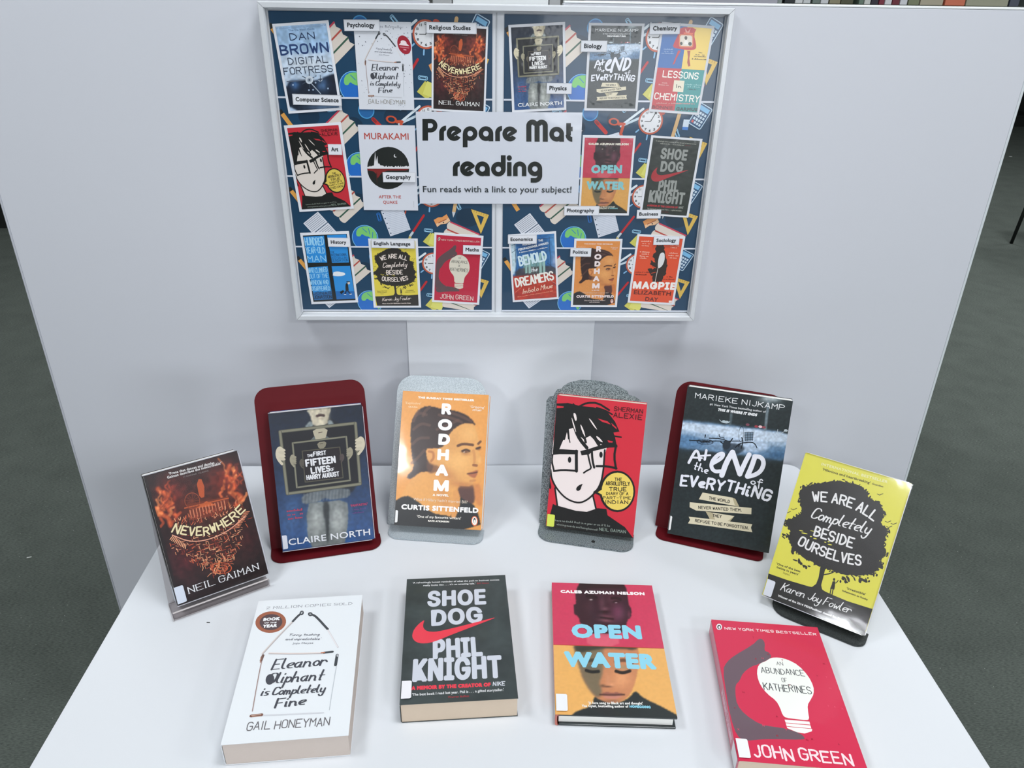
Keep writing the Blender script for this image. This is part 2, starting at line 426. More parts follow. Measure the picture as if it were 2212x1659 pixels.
# ------------------------------------------------------------------ cover designs
SKIN = (236, 224, 222)
def art_glasses(w, h):
    a = Art([(230, 185), (1055, 270), (925, 1500), (125, 1390)], w, h)
    R = (208, 46, 62); K = (28, 28, 28)
    a.rect(0, 0, 1200, 1700, R)
    a.poly([(215, 1040), (560, 1100), (590, 1235), (500, 1262), (400, 1255), (238, 1215)], SKIN)
    a.stroke([(208, 1040), (232, 1215)], 16, K, 1); a.stroke([(556, 1110), (585, 1235)], 16, K, 1)
    a.poly([(175, 560), (300, 430), (560, 430), (720, 600), (668, 700), (655, 850), (635, 960), (590, 1070), (520, 1140), (430, 1175), (330, 1150), (235, 1070), (185, 980), (163, 900)], SKIN, 1)
    a.poly([(190, 700), (205, 265), (222, 262), (330, 258), (440, 285), (560, 296), (690, 340), (760, 430), (800, 520), (745, 530), (760, 575), (775, 650), (700, 650), (640, 640), (600, 628), (560, 590), (530, 560), (470, 590), (430, 560), (400, 480), (330, 500), (300, 560), (245, 690)], K)
    for p, w_ in (([(330, 430), (290, 590)], 22), ([(320, 430), (335, 585)], 18), ([(320, 520), (345, 620)], 10), ([(370, 400), (400, 520), (440, 600), (500, 670)], 32), ([(450, 420), (470, 540), (490, 620)], 22), ([(560, 560), (610, 640)], 30), ([(640, 600), (690, 660)], 26), ([(740, 560), (815, 572)], 14)):
        a.stroke(p, w_, K, 1)
    for p in ([(372, 350), (398, 352), (410, 410), (395, 430)], [(512, 390), (545, 420), (605, 515), (560, 470)], [(355, 370), (390, 470), (405, 540), (375, 470)], [(436, 440), (470, 500), (492, 585), (455, 520)], [(580, 560), (610, 570), (655, 625), (610, 605)]):
        a.poly(p, SKIN, 1)
    for p, w_ in (([(425, 292), (500, 255), (600, 255), (705, 322)], 18), ([(590, 300), (670, 325), (733, 362)], 14), ([(225, 268), (300, 270)], 12), ([(320, 262), (328, 290)], 12), ([(376, 265), (400, 292)], 12)):
        a.stroke(p, w_, K, 1)
    for p in ([(225, 282), (290, 290), (285, 302), (225, 306)], [(600, 400), (690, 425), (720, 455), (640, 430)], [(725, 440), (770, 480), (775, 500), (735, 465)], [(690, 600), (740, 610), (735, 622), (700, 620)]):
        a.poly(p, R)
    # spectacles
    a.poly([(190, 690), (260, 682), (420, 692), (418, 730), (250, 728), (190, 735)], K)
    a.stroke([(404, 700), (405, 885)], 28, K); a.stroke([(405, 882), (280, 872), (198, 884)], 18, K, 1); a.stroke([(186, 735), (178, 790), (200, 884)], 16, K, 1)
    a.poly([(440, 700), (520, 680), (640, 640), (780, 640), (782, 665), (690, 668), (560, 700), (520, 730), (452, 740)], K)
    a.stroke([(545, 690), (552, 790), (568, 852)], 20, K, 1); a.stroke([(508, 720), (530, 820), (542, 860), (500, 880), (472, 900)], 15, K, 1); a.stroke([(588, 838), (680, 838), (772, 858)], 20, K, 1); a.stroke([(768, 650), (750, 750), (768, 862)], 20, K, 1)
    a.ell(342, 780, 15, 28, K); a.ell(630, 733, 15, 28, K)
    a.poly([(466, 998), (425, 1015), (402, 1040), (405, 1062), (425, 1067), (445, 1050), (450, 1025)], K, 1)
    a.stroke([(168, 870), (178, 960), (235, 1062), (320, 1145), (425, 1180), (500, 1152), (570, 1090), (625, 1010), (652, 890), (665, 690)], 16, K, 2)
    a.poly([(125, 1400), (170, 1262), (190, 1185), (210, 1195), (400, 1248), (500, 1258), (600, 1225), (680, 1232), (690, 1290), (850, 1400), (925, 1510)], K)
    a.poly([(150, 960), (175, 1030), (170, 1050), (150, 1040)], K)
    a.poly([(556, 1078), (650, 1000), (660, 1130)], K); a.ell(780, 1070, 164, 190, K); a.poly([(600, 1078), (660, 1040), (665, 1115)], (233, 206, 98)); a.ell(782, 1070, 146, 172, (233, 206, 98))
    for t, x0, y0, x1, y1, hh in (('THE', 757, 975, 820, 977, 32), ('ABSOLUTELY', 676, 1015, 893, 1020, 38), ('TRUE', 707, 1068, 862, 1072, 40), ('DIARY OF A', 680, 1105, 880, 1108, 30), ('PART-TIME', 650, 1142, 903, 1145, 28), ('INDIAN', 670, 1185, 878, 1188, 36)):
        a.text(t, x0, y0, x1, y1, hh, K, 's', .17, jit=.3, seed=len(t))
    a.text('SHERMAN', 750, 328, 1012, 355, 42, (70, 22, 26), 's', .14, jit=.2); a.text('ALEXIE', 745, 388, 1005, 415, 48, (70, 22, 26), 's', .14, jit=.2)
    a.text("have no doubt that in a year or so it'll be", 210, 1342, 710, 1396, 20, (150, 158, 152), 's', .14); a.text('winning awards and being banned!', 225, 1378, 600, 1432, 20, (150, 158, 152), 's', .14)
    a.text('NEIL GAIMAN', 614, 1430, 855, 1456, 30, (150, 165, 155), 's', .13)
    return a

def art_tree(w, h):
    a = Art([(455, 65), (1310, 325), (940, 1560), (95, 1215)], w, h); Y = (226, 221, 84); K = (44, 43, 40)
    a.rect(-100, -100, 1500, 1700, Y)
    a.poly([(405, 400), (420, 340), (500, 320), (640, 300), (760, 292), (880, 330), (950, 370), (970, 440), (1060, 470), (1095, 560), (1060, 640), (1115, 690), (1110, 760), (1090, 830), (1118, 900), (1050, 930), (1090, 980), (1010, 1040), (960, 1060), (860, 1070), (760, 1050), (660, 1020), (600, 1000), (520, 960), (430, 910), (350, 850), (330, 780), (300, 740), (340, 700), (265, 610), (370, 590), (430, 540), (405, 460)], K, 1, jag=10, seed=4)
    rl = random.Random(8); it = []; ol = [(405, 400), (420, 340), (500, 320), (640, 300), (760, 292), (880, 330), (950, 370), (970, 440), (1060, 470), (1095, 560), (1060, 640), (1115, 690), (1110, 760), (1090, 830), (1118, 900), (1050, 930), (1090, 980), (1010, 1040), (860, 1070), (660, 1020), (520, 960), (350, 850), (330, 780), (300, 740), (340, 700), (265, 610), (370, 590), (430, 540), (405, 460)]
    for i in range(len(ol)):
        (x0, y0), (x1, y1) = ol[i], ol[(i + 1) % len(ol)]
        for _ in range(6): t = rl.random(); it.append(('e', x0 + (x1 - x0) * t + rl.uniform(-10, 10), y0 + (y1 - y0) * t + rl.uniform(-10, 10), rl.uniform(6, 15), rl.uniform(3, 7), K, rl.uniform(0, 180)))
    rg = random.Random(5)
    for cx, cy in [(340, 860), (390, 950), (460, 990), (960, 1100), (1020, 1050), (880, 1090), (760, 1100), (790, 1090), (1060, 980), (1090, 870), (290, 740), (275, 620), (1110, 690), (1050, 1000), (910, 1110), (560, 970)]:
        for _ in range(4):
            x, y = cx + rg.uniform(-28, 28), cy + rg.uniform(-16, 16); it.append(('e', x, y, rg.uniform(8, 24), rg.uniform(5, 12), K, rg.uniform(0, 90)))
    for _ in range(46):
        t = rg.uniform(0, 1); x = 420 + 640 * t + rg.uniform(-20, 20); y = 620 + 320 * t + rg.uniform(-60, 90)
        if abs(y - (560 + 330 * t)) < 60 or 560 + 300 * t < y < 660 + 300 * t or 760 + 130 * t < y < 870 + 170 * t: continue
        it.append(('e', x, y, rg.uniform(6, 26), rg.uniform(2, 6), Y, 12))
    a.many(it)
    a.poly([(585, 940), (640, 960), (612, 1020), (598, 1080), (582, 1140), (590, 1175), (640, 1215), (500, 1160), (540, 1130), (560, 1080), (572, 1010)], K)
    a.stroke([(600, 1055), (660, 1045), (705, 1020)], 10, K, 1)
    a.poly([(100, 1020), (135, 1035), (300, 1095), (480, 1150), (560, 1165), (660, 1215), (800, 1275), (985, 1335), (1020, 1345), (980, 1700), (0, 1600)], K)
    a.ell(688, 1094, 9, 12, K); a.poly([(675, 1110), (697, 1108), (695, 1150), (690, 1178), (655, 1170), (668, 1140)], K); a.stroke([(663, 1170), (655, 1212)], 9, K); a.stroke([(680, 1175), (672, 1218)], 9, K); a.stroke([(692, 1125), (706, 1122), (722, 1102)], 7, K)
    for x, y in [(1058, 408), (1125, 628), (1172, 645), (1135, 670), (310, 545), (360, 520)]: a.stroke([(x - 24, y - 6), (x - 4, y + 4), (x, y), (x + 22, y - 8)], 5, K, 1)
    Wt = (242, 242, 238)
    a.text('WE ARE ALL', 518, 462, 1000, 622, 88, Wt, 's', .15, mid=(775, 500)); a.text('BESIDE', 520, 738, 830, 842, 90, Wt, 's', .15); a.text('OURSELVES', 386, 808, 905, 985, 88, Wt, 's', .15, mid=(640, 925))
    a.text('Completely', 490, 590, 960, 728, 100, Wt, 'c', .11, slant=.35, contrast=.4)
    a.text('Karen Joy Fowler', 245, 1180, 815, 1378, 72, Wt, 'c', .10, slant=.35, contrast=.4)
    a.text('Winner of the 2014 PEN/Faulkner Award for Fiction', 225, 1232, 790, 1452, 18, Wt, 'g', .12)
    a.text('INTERNATIONAL BESTSELLER', 580, 168, 1115, 318, 22, (240, 238, 170), 'g', .12); a.text("'Hilarious and heartbreaking'", 590, 208, 975, 322, 20, (70, 66, 30), 'g', .05); a.text('Guardian', 990, 325, 1080, 350, 14, (70, 66, 30), 'g', .05)
    a.text("'One of the best", 215, 968, 410, 1035, 18, K, 'g', .05); a.text("twists in years'", 215, 995, 395, 1060, 18, K, 'g', .05); a.text('Stylist', 268, 1040, 322, 1062, 14, (110, 104, 40), 'g')
    a.text("'Irresistible'", 790, 1175, 945, 1228, 18, K, 'g', .05); a.text('Independent on Sunday', 755, 1192, 965, 1270, 14, K, 'g', .05)
    return a

def art_city(w, h):
    a = Art([(188, 398), (975, 168), (1252, 1255), (490, 1520)], w, h)
    a.begin(120, (36, 24, 24)); a.se(430, 560, 170, 190, (120, 38, 30), .8); a.se(860, 450, 190, 200, (128, 44, 32), .8); a.se(520, 1120, 150, 190, (78, 26, 32), .9); a.se(1060, 950, 120, 150, (62, 24, 26), .8)
    a.se(700, 700, 260, 130, (120, 52, 32), .7); a.se(780, 980, 220, 200, (88, 38, 26), .6)
    O = (205, 96, 52)
    for p, w_ in (([(290, 515), (330, 555), (385, 555), (340, 610), (395, 640), (300, 680), (320, 740), (380, 760), (400, 830)], 16), ([(340, 540), (370, 620), (420, 640), (360, 690), (440, 740)], 10), ([(915, 305), (870, 400), (940, 420), (960, 500), (900, 540), (1000, 560), (1030, 600), (960, 640), (1010, 680)], 16), ([(880, 380), (930, 470), (900, 520), (980, 600)], 10), ([(930, 330), (970, 380), (940, 440)], 8)):
        a.sl(p, w_ * 2.4, (150, 60, 38), .75, 2); a.sl(p, w_, O, .9, 2)
    rg = random.Random(7)
    for _ in range(46):
        sd = rg.random() < .5; x, y = (rg.uniform(290, 430), rg.uniform(540, 860)) if sd else (rg.uniform(860, 1030), rg.uniform(360, 700)); P = [(x, y)]
        for _ in range(5): x += rg.uniform(-34, 34); y -= rg.uniform(6, 34); P.append((x, y))
        a.sl(P, rg.uniform(3, 9), rg.choice([(220, 110, 58), (190, 80, 44), (232, 140, 84), (130, 48, 32)]), .75, 2)
    a.noise(.25, 30, 2); a.end()
    a.poly([(555, 690), (530, 650), (895, 575), (905, 610), (830, 730), (560, 790)], (120, 52, 34)); a.poly([(615, 682), (708, 618), (795, 652)], (205, 98, 50)); a.stroke([(520, 680), (900, 590)], 12, (190, 92, 50))
    for i in range(12): x = 565 + i * 27; y = 700 - i * 8; a.stroke([(x, y), (x + 14, y + 68)], 9, (214, 128, 92))
    a.poly([(625, 470), (640, 425), (665, 425), (690, 490), (690, 580), (665, 590), (645, 570)], (190, 86, 44)); a.ell(585, 615, 68, 72, (150, 70, 44), ring=7)
    for i in range(6): t = i * PI / 6; a.stroke([(585 - 60 * math.cos(t), 615 - 60 * math.sin(t)), (585 + 60 * math.cos(t), 615 + 60 * math.sin(t))], 3, (130, 62, 42))
    pal = [(205, 98, 62), (160, 66, 46), (228, 150, 108), (120, 46, 36), (238, 176, 130)]
    it = []
    for _ in range(420):
        t = rg.random() ** .8; cx = 700 + 130 * t; cy = 860 + 380 * t; hw = 320 * (1 - t) + 70
        x = cx + rg.uniform(-hw, hw); y = cy - (x - cx) * .28 + rg.uniform(-20, 20); l = rg.uniform(10, 42); an = rg.choice([-.3, 1.25, rg.uniform(0, 3)])
        it.append(('s', [(x, y), (x + l * math.cos(an), y + l * math.sin(an))], rg.uniform(3, 7), rg.choice(pal)))
    for _ in range(120):
        x = rg.uniform(440, 1000); y = 900 - (x - 440) * .3 + rg.uniform(-90, -20) * 1.2; it.append(('s', [(x, y), (x + rg.uniform(-18, 18), y - rg.uniform(8, 34))], rg.uniform(3, 7), rg.choice(pal)))
    a.many(it)
    for i in range(11):
        t = i / 10; x = 420 + 110 * t; y = 920 + 80 * t; a.stroke([(x, y), (x - 26 + 20 * t, y + 34)], 8, (238, 170, 128)); x = 1085 - 90 * t; y = 705 + 140 * t; a.stroke([(x, y), (x - 45, y + 8)], 7, (225, 140, 100))
    a.ell(820, 1130, 18, 20, (235, 170, 120), ring=6); a.stroke([(820, 1140), (815, 1200)], 12, (235, 150, 100)); a.ell(840, 1205, 90, 50, (200, 92, 56), ring=9); a.ell(840, 1205, 55, 28, (220, 110, 66), ring=8)
    a.stroke([(412, 915), (560, 975), (720, 960), (900, 880), (1050, 745)], 9, (238, 170, 140), 2)
    a.text('NEVERWHERE', 408, 892, 1058, 700, 84, (70, 34, 24), 's', .30, mid=(745, 908), jit=.5); a.text('NEVERWHERE', 408, 890, 1055, 698, 82, (242, 228, 178), 's', .16, mid=(745, 906), jit=.5)
    g = (225, 222, 218)
    a.text("'Prose that dances and dazzles . . . .", 385, 392, 845, 270, 22, g, 'g', .09); a.text("Gaiman describes the indescribable'", 370, 425, 838, 292, 22, g, 'g', .09); a.text('SUSANNA CLARKE', 508, 414, 728, 355, 13, (140, 132, 128), 'g')
    a.text('NEIL GAIMAN', 560, 1428, 1168, 1218, 62, (240, 240, 240), 's', .13, contrast=.5, serif=.15)
    return a

def art_boy(w, h):
    a = Art([(190, 360), (970, 285), (1075, 1400), (310, 1510)], w, h); S = (212, 203, 176)
    a.begin(120, (24, 34, 50)); v = 1 - a.Vv / a.h
    for c in range(3): a.C[..., c] = a.C[..., c] * (1 - v ** 1.4) + np.array([42, 84, 140])[c] * v ** 1.4
    a.sp([(480, 480), (560, 400), (700, 390), (800, 450), (950, 560), (960, 900), (880, 1040), (460, 1080), (320, 800), (270, 640)], (30, 32, 36), 4, .85)
    a.se(380, 1200, 60, 200, (70, 110, 160), .5, 10)
    a.sp([(505, 335), (540, 322), (716, 306), (712, 340), (690, 400), (686, 455), (568, 470), (548, 400), (535, 355)], S, 1); a.se(690, 380, 22, 80, (150, 140, 118), .6); a.se(580, 420, 20, 60, (170, 160, 138), .5)
    a.sl([(600, 380), (625, 372), (655, 376)], 9, (70, 52, 48)); a.se(628, 402, 26, 9, (170, 152, 130), .6); a.sl([(625, 318), (632, 338)], 8, (160, 148, 128), .7)
    a.sp([(490, 472), (548, 412), (572, 470), (520, 478)], (150, 162, 160), 1, .85); a.sp([(694, 402), (745, 445), (712, 452), (688, 450)], (150, 162, 160), 1, .85)
    a.sp([(470, 1040), (600, 1000), (875, 975), (880, 1055), (720, 1080), (660, 1060), (600, 1100), (470, 1118)], (92, 100, 104), 1)
    for i in range(14): x = 490 + i * 28; a.sl([(x, 1030 - i * 3), (x - 6, 1105 - i * 4)], 2, (130, 136, 138), .5, 0)
    a.sp([(508, 1112), (600, 1100), (850, 1072), (862, 1200), (835, 1440), (800, 1460), (690, 1475), (524, 1490)], (112, 118, 116), 1)
    a.se(590, 1260, 60, 130, (178, 182, 176), .85); a.se(770, 1250, 60, 130, (186, 190, 184), .8); a.sp([(640, 1095), (700, 1090), (700, 1250), (690, 1480), (670, 1300)], (38, 42, 44), 3, .9); a.noise(.12, 40, 3); a.end()
    G = (132, 130, 108); G2 = (88, 88, 74)
    def frame(q, w_, c, c2):
        a.poly(q, (22, 22, 26) if w_ > 10 else (28, 20, 22))
        for i in range(4): a.stroke([q[i], q[(i + 1) % 4]], w_, c2); a.stroke([q[i], q[(i + 1) % 4]], w_ * .6, c)
    frame([(290, 510), (918, 440), (958, 945), (350, 1028)], 28, G, G2)
    a.poly([(560, 492), (692, 476), (672, 560), (660, 576), (590, 584), (575, 545)], (186, 178, 152), 1); a.stroke([(612, 520), (642, 514)], 6, (70, 52, 48)); a.poly([(540, 585), (578, 545), (590, 590)], (100, 108, 106)); a.poly([(675, 545), (712, 566), (668, 576)], (100, 108, 106))
    frame([(395, 605), (842, 552), (874, 915), (430, 975)], 17, G, G2)
    a.poly([(595, 600), (682, 588), (664, 648), (615, 656)], (140, 134, 112), 1); a.stroke([(625, 612), (648, 609)], 4, (60, 46, 40))
    frame([(475, 672), (788, 638), (816, 893), (500, 930)], 9, (88, 84, 66), (70, 66, 54))
    def fist(x, y, s, c, m=1):
        a.ell(x, y, 36 * s, 62 * s, c); 
        for k in range(4): a.ell(x + m * (18 * s), y - 34 * s + k * 25 * s, 30 * s, 14 * s, tuple(int(q * (.96 if k % 2 else 1)) for q in c), 12 * m); a.stroke([(x + m * 2 * s, y - 22 * s + k * 25 * s), (x + m * 44 * s, y - 14 * s + k * 25 * s)], 4 * s, tuple(int(q * .6) for q in c))
        a.stroke([(x - m * 10 * s, y + 50 * s), (x + m * 18 * s, y + 84 * s)], 22 * s, c)
    fist(288, 695, 1, S); fist(962, 612, 1, S, -1); fist(395, 742, .68, (160, 154, 130)); fist(874, 680, .66, (160, 154, 130), -1); fist(470, 768, .5, (92, 86, 74)); fist(808, 722, .48, (84, 72, 68), -1)
    W_ = (236, 236, 236)
    a.text('THE', 520, 724, 566, 719, 26, W_, 's', .2); a.text('FIRST', 572, 714, 673, 703, 38, W_, 's', .2); a.text('FIFTEEN', 512, 802, 750, 770, 62, W_, 's', .22); a.text('LIVES', 555, 862, 705, 842, 56, W_, 's', .22); a.text('OF', 715, 838, 742, 834, 26, W_, 's', .16); a.text('HARRY AUGUST', 516, 913, 782, 880, 42, W_, 's', .2)
    for i in range(3): a.scribble(345 + i * 6, 1180 + i * 32, 475, 1166 + i * 32, 20, (176, 58, 88), i)
    a.text("'FANTASTIC'", 878, 1136, 1020, 1118, 20, (176, 58, 98), 'g', .12); a.scribble(895, 1165, 1000, 1150, 12, (100, 60, 130), 8); a.scribble(895, 1192, 985, 1180, 12, (100, 60, 130), 9)
    a.text('CLAIRE NORTH', 362, 1458, 1042, 1366, 52, (238, 240, 242), 'g', .04)
    return a

def art_profile(w, h):
    a = Art([(180, 190), (985, 230), (905, 1505), (100, 1465)], w, h)
    a.begin(130, (226, 156, 82)); D = (52, 36, 36); F = (222, 162, 94)
    a.sp([(690, 1080), (830, 1070), (850, 1150), (850, 1240), (800, 1280), (700, 1230)], (88, 58, 54), 3); a.sp([(840, 1090), (900, 1060), (920, 1300), (850, 1250)], (200, 122, 72), 4, .7)
    a.sp([(150, 1215), (240, 1060), (340, 960), (560, 960), (700, 1060), (665, 1150), (660, 1300), (600, 1400), (430, 1380), (200, 1300)], (224, 160, 88), 2)
    a.se(560, 1200, 60, 150, (196, 126, 70), .5, -20)
    a.sp([(640, 540), (740, 490), (850, 505), (868, 600), (900, 680), (880, 740), (915, 860), (868, 905), (880, 950), (860, 990), (845, 1030), (830, 1080), (790, 1100), (690, 1085), (600, 1020), (480, 920), (440, 800), (520, 700)], F, 1)
    a.sp([(290, 420), (365, 342), (450, 335), (540, 365), (660, 375), (780, 420), (840, 480), (868, 530), (830, 500), (740, 500), (660, 550), (618, 600), (590, 660), (560, 720), (520, 740), (400, 740), (400, 820), (430, 900), (470, 900), (450, 960), (400, 960), (330, 970), (250, 1040), (210, 1010), (290, 930), (260, 800), (250, 560), (262, 480)], D, 1)
    for p in ([(270, 700), (330, 640), (420, 640)], [(265, 880), (330, 820), (380, 760)], [(330, 380), (300, 420), (280, 480)], [(430, 350), (390, 380), (370, 430)], [(560, 380), (700, 420), (820, 480)], [(520, 420), (640, 450), (730, 490)], [(300, 430), (340, 400), (400, 420)], [(500, 560), (600, 520), (700, 470)], [(280, 560), (350, 500), (430, 520)]): a.sl(p, 14, (104, 74, 64), .55, 2)
    a.sp([(395, 745), (440, 738), (490, 750), (505, 830), (480, 895), (440, 880), (405, 830)], (222, 158, 92), 1); a.sl([(425, 770), (465, 775), (470, 830), (445, 860)], 10, (176, 108, 62), .8, 2)
    a.sp([(405, 840), (440, 890), (520, 905), (560, 980), (500, 960), (430, 980), (400, 940)], (92, 60, 48), 3, .8)
    a.se(700, 860, 110, 90, (240, 184, 112), .75); a.se(800, 600, 70, 60, (238, 182, 112), .7); a.se(590, 980, 110, 50, (190, 124, 72), .7, 35); a.se(740, 1080, 120, 26, (186, 118, 70), .7, 5); a.se(640, 700, 60, 90, (206, 146, 84), .5)
    a.sl([(694, 714), (745, 694), (832, 706)], 12, (92, 58, 42), .95, 2); a.sl([(884, 694), (904, 674)], 9, (100, 64, 46), .9)
    a.se(765, 772, 34, 14, (96, 60, 44), .95); a.se(752, 772, 7, 7, (236, 222, 206), .9); a.sl([(735, 764), (770, 748), (800, 762)], 7, (60, 38, 32), .9, 2); a.se(885, 742, 20, 12, (110, 70, 46), .9); a.sl([(868, 740), (900, 728)], 7, (60, 38, 32), .9)
    a.se(770, 796, 40, 12, (190, 128, 76), .6); a.sl([(838, 760), (850, 820), (845, 870)], 12, (200, 136, 80), .7, 2); a.sl([(838, 896), (866, 900)], 12, (140, 84, 54), .9); a.se(895, 850, 16, 30, (238, 178, 108), .8)
    a.sp([(778, 975), (830, 958), (882, 938), (870, 965), (870, 990), (850, 1022), (810, 1008)], (168, 94, 66), 1, .9); a.sl([(782, 978), (840, 972), (872, 962)], 6, (84, 48, 40)); a.sl([(810, 1045), (850, 1040)], 10, (196, 130, 78), .7)
    a.sp([(60, 1270), (205, 1180), (300, 1225), (450, 1355), (600, 1372), (620, 1390), (655, 1300), (700, 1190), (770, 1235), (860, 1280), (915, 1510), (60, 1520)], (34, 36, 40), 1)
    a.sp([(620, 1380), (652, 1250), (640, 1150), (690, 1120), (722, 1230), (690, 1340), (660, 1410)], (216, 150, 84), 1); a.noise(.02, 50, 4); a.end()
    for t, x0, y0, x1, y1 in (('R', 540, 414, 632, 419), ('O', 508, 566, 638, 570), ('D', 510, 705, 618, 709), ('H', 500, 850, 608, 855), ('A', 483, 998, 602, 1002), ('M', 465, 1142, 606, 1147)):
        a.text(t, x0, y0, x1, y1, 106, (244, 244, 244), 'i', .19)
    Wt = (240, 236, 228)
    a.text('THE SUNDAY TIMES BESTSELLER', 322, 263, 848, 291, 20, Wt, 'g', .2); a.text('A NOVEL', 458, 1190, 606, 1195, 22, Wt, 'g', .16); a.text("What if Hillary hadn't married Bill?", 278, 1232, 780, 1257, 26, (222, 206, 188), 'g', 0)
    a.text('CURTIS SITTENFELD', 166, 1317, 880, 1346, 48, (244, 244, 244), 'g', .15); a.text("'One of my favourite writers'", 312, 1394, 720, 1408, 24, Wt, 'g', .04); a.text('KATE ATKINSON', 415, 1430, 610, 1438, 16, Wt, 'g', .2)
    a.text("'Explosive'", 200, 316, 350, 322, 22, (240, 212, 172), 'g', 0); a.text('GRAZIA', 230, 350, 318, 354, 14, (240, 212, 172), 'g', .1); a.text("'Gripping'", 808, 352, 944, 360, 22, Wt, 'g', 0); a.text('STYLIST', 832, 380, 916, 386, 14, Wt, 'g', .15)
    a.ell(845, 1420, 30, 46, (225, 110, 60)); a.ell(845, 1420, 23, 38, (240, 236, 230)); a.ell(845, 1416, 11, 26, (30, 32, 36)); a.ell(846, 1424, 7, 18, (240, 236, 230))
    return a

def art_bicycle(w, h):
    a = Art([(345, 90), (1265, 232), (1048, 1562), (205, 1388)], w, h)
    a.begin(130, (38, 46, 48)); a.sp([(200, 385), (700, 445), (1300, 530), (1300, 790), (700, 700), (180, 640)], (96, 128, 160), 5)
    a.sp([(200, 400), (700, 460), (1300, 540), (1300, 660), (700, 600), (180, 520)], (160, 182, 206), 4, .9); a.se(760, 640, 280, 50, (150, 176, 204), .7, 8); a.se(330, 600, 120, 60, (64, 100, 136), .8); a.se(1130, 720, 120, 40, (58, 96, 136), .8)
    a.sp([(200, 412), (700, 462), (1300, 540), (1300, 610), (900, 590), (600, 540), (200, 470)], (196, 210, 226), 3, .8); a.sp([(700, 560), (1000, 580), (1080, 660), (900, 700), (720, 660)], (182, 200, 222), 5, .8); a.sp([(200, 520), (420, 540), (560, 640), (200, 640)], (92, 130, 168), 4, .7)
    a.se(1070, 210, 70, 26, (225, 232, 235), 1); a.se(1070, 210, 120, 70, (120, 134, 138), .5); a.sl([(1052, 230), (1022, 490)], 9, (110, 124, 132), .9, 0); a.sl([(728, 350), (718, 440)], 8, (84, 98, 104), .9, 0)
    a.sp([(640, 660), (700, 600), (860, 640), (820, 700), (720, 720)], (34, 44, 54), 2, .8); a.noise(.12, 60, 5); a.noise(.08, 90, 6)
    a.C[..., 2] *= 1.0; a.end()
    K = (20, 27, 36)
    for x, y, c in ((945, 462, (150, 60, 70)), (980, 464, (226, 190, 196)), (1010, 470, (140, 70, 80)), (665, 415, (176, 190, 196)), (690, 420, (176, 190, 196)), (870, 445, (120, 70, 84)), (1200, 500, (190, 200, 206))): a.ell(x, y, 17, 11, c, 8)
    a.stroke([(628, 400), (650, 425), (700, 432), (716, 415)], 5, (176, 188, 196), 1); a.stroke([(1130, 490), (1125, 525), (1150, 535), (1180, 510), (1215, 500)], 5, (176, 188, 196), 1)
    a.ell(505, 598, 72, 26, K, 4, ring=7); a.ell(505, 598, 40, 14, K, 4, ring=4); a.ell(815, 530, 22, 72, K, 4, ring=7)
    for i in range(8): t = i * PI / 8; a.stroke([(505 - 66 * math.cos(t), 598 - 22 * math.sin(t)), (505 + 66 * math.cos(t), 598 + 22 * math.sin(t))], 2.5, K)
    for p, w_ in (([(370, 582), (505, 590), (800, 592)], 7), ([(500, 560), (508, 525), (512, 560)], 5), ([(540, 565), (640, 568), (720, 600)], 8), ([(625, 532), (628, 556), (668, 560), (668, 572)], 6), ([(640, 600), (700, 640), (720, 600), (740, 570)], 10), ([(820, 560), (832, 600), (815, 660)], 9), ([(765, 650), (800, 612), (905, 600), (935, 620), (950, 652)], 8), ([(790, 640), (810, 612)], 8)): a.stroke(p, w_, K, 1)
    a.poly([(845, 515), (920, 512), (915, 585), (850, 590)], (110, 130, 148)); 
    for i in range(4): a.stroke([(846 + i * 24, 515), (850 + i * 21, 590)], 3.5, K); a.stroke([(845, 516 + i * 23), (918, 514 + i * 22)], 3.5, K)
    a.ell(690, 625, 34, 40, (40, 50, 60), 10)
    Wt = (232, 234, 236)
    a.text('MARIEKE NIJKAMP', 412, 200, 1184, 318, 48, Wt, 's', .115); a.text('#1 New York Times bestselling author of', 540, 265, 1027, 338, 18, (205, 208, 210), 'g', .08); a.text('THIS IS WHERE IT ENDS', 608, 318, 948, 370, 24, Wt, 'g', .16, slant=.2)
    B = (226, 228, 238)
    a.stroke([(370, 782), (400, 720), (428, 672), (450, 690), (462, 760)], 24, B, 1); a.stroke([(395, 735), (480, 742)], 18, B); a.stroke([(518, 672), (505, 755)], 22, B); a.stroke([(470, 722), (552, 716)], 16, B, 1)
    a.text('the', 412, 838, 525, 882, 72, B, 'b', .15, jit=.2)
    a.stroke([(572, 790), (650, 745), (668, 700), (625, 705), (572, 760), (558, 820), (590, 862), (640, 858)], 34, B, 2)
    a.stroke([(652, 895), (690, 780), (742, 690)], 46, B, 1); a.stroke([(742, 690), (775, 790), (805, 885)], 44, B, 1); a.stroke([(805, 885), (850, 780), (885, 712)], 40, B, 1)
    a.stroke([(868, 905), (905, 820), (932, 735)], 42, B, 1); a.stroke([(930, 728), (990, 735), (1012, 790), (985, 860), (930, 895), (868, 908)], 38, B, 2)
    a.text('of', 897, 975, 990, 992, 66, B, 'b', .15)
    a.text('EVeRYTHiNG', 305, 985, 1045, 1128, 108, B, 'b', .19, jit=.5, slant=.12, seed=3, mid=(660, 1035))
    C = (214, 205, 178); C2 = (176, 166, 136); K2 = (42, 40, 36)
    a.poly([(520, 1205), (762, 1246), (718, 1300), (560, 1278), (540, 1240)], C2); a.poly([(580, 1215), (762, 1246), (700, 1292), (600, 1275)], C)
    a.poly([(492, 1042), (745, 1088), (800, 1165), (740, 1155), (462, 1100), (478, 1070)], C); a.poly([(745, 1088), (770, 1100), (802, 1166), (765, 1155)], C2)
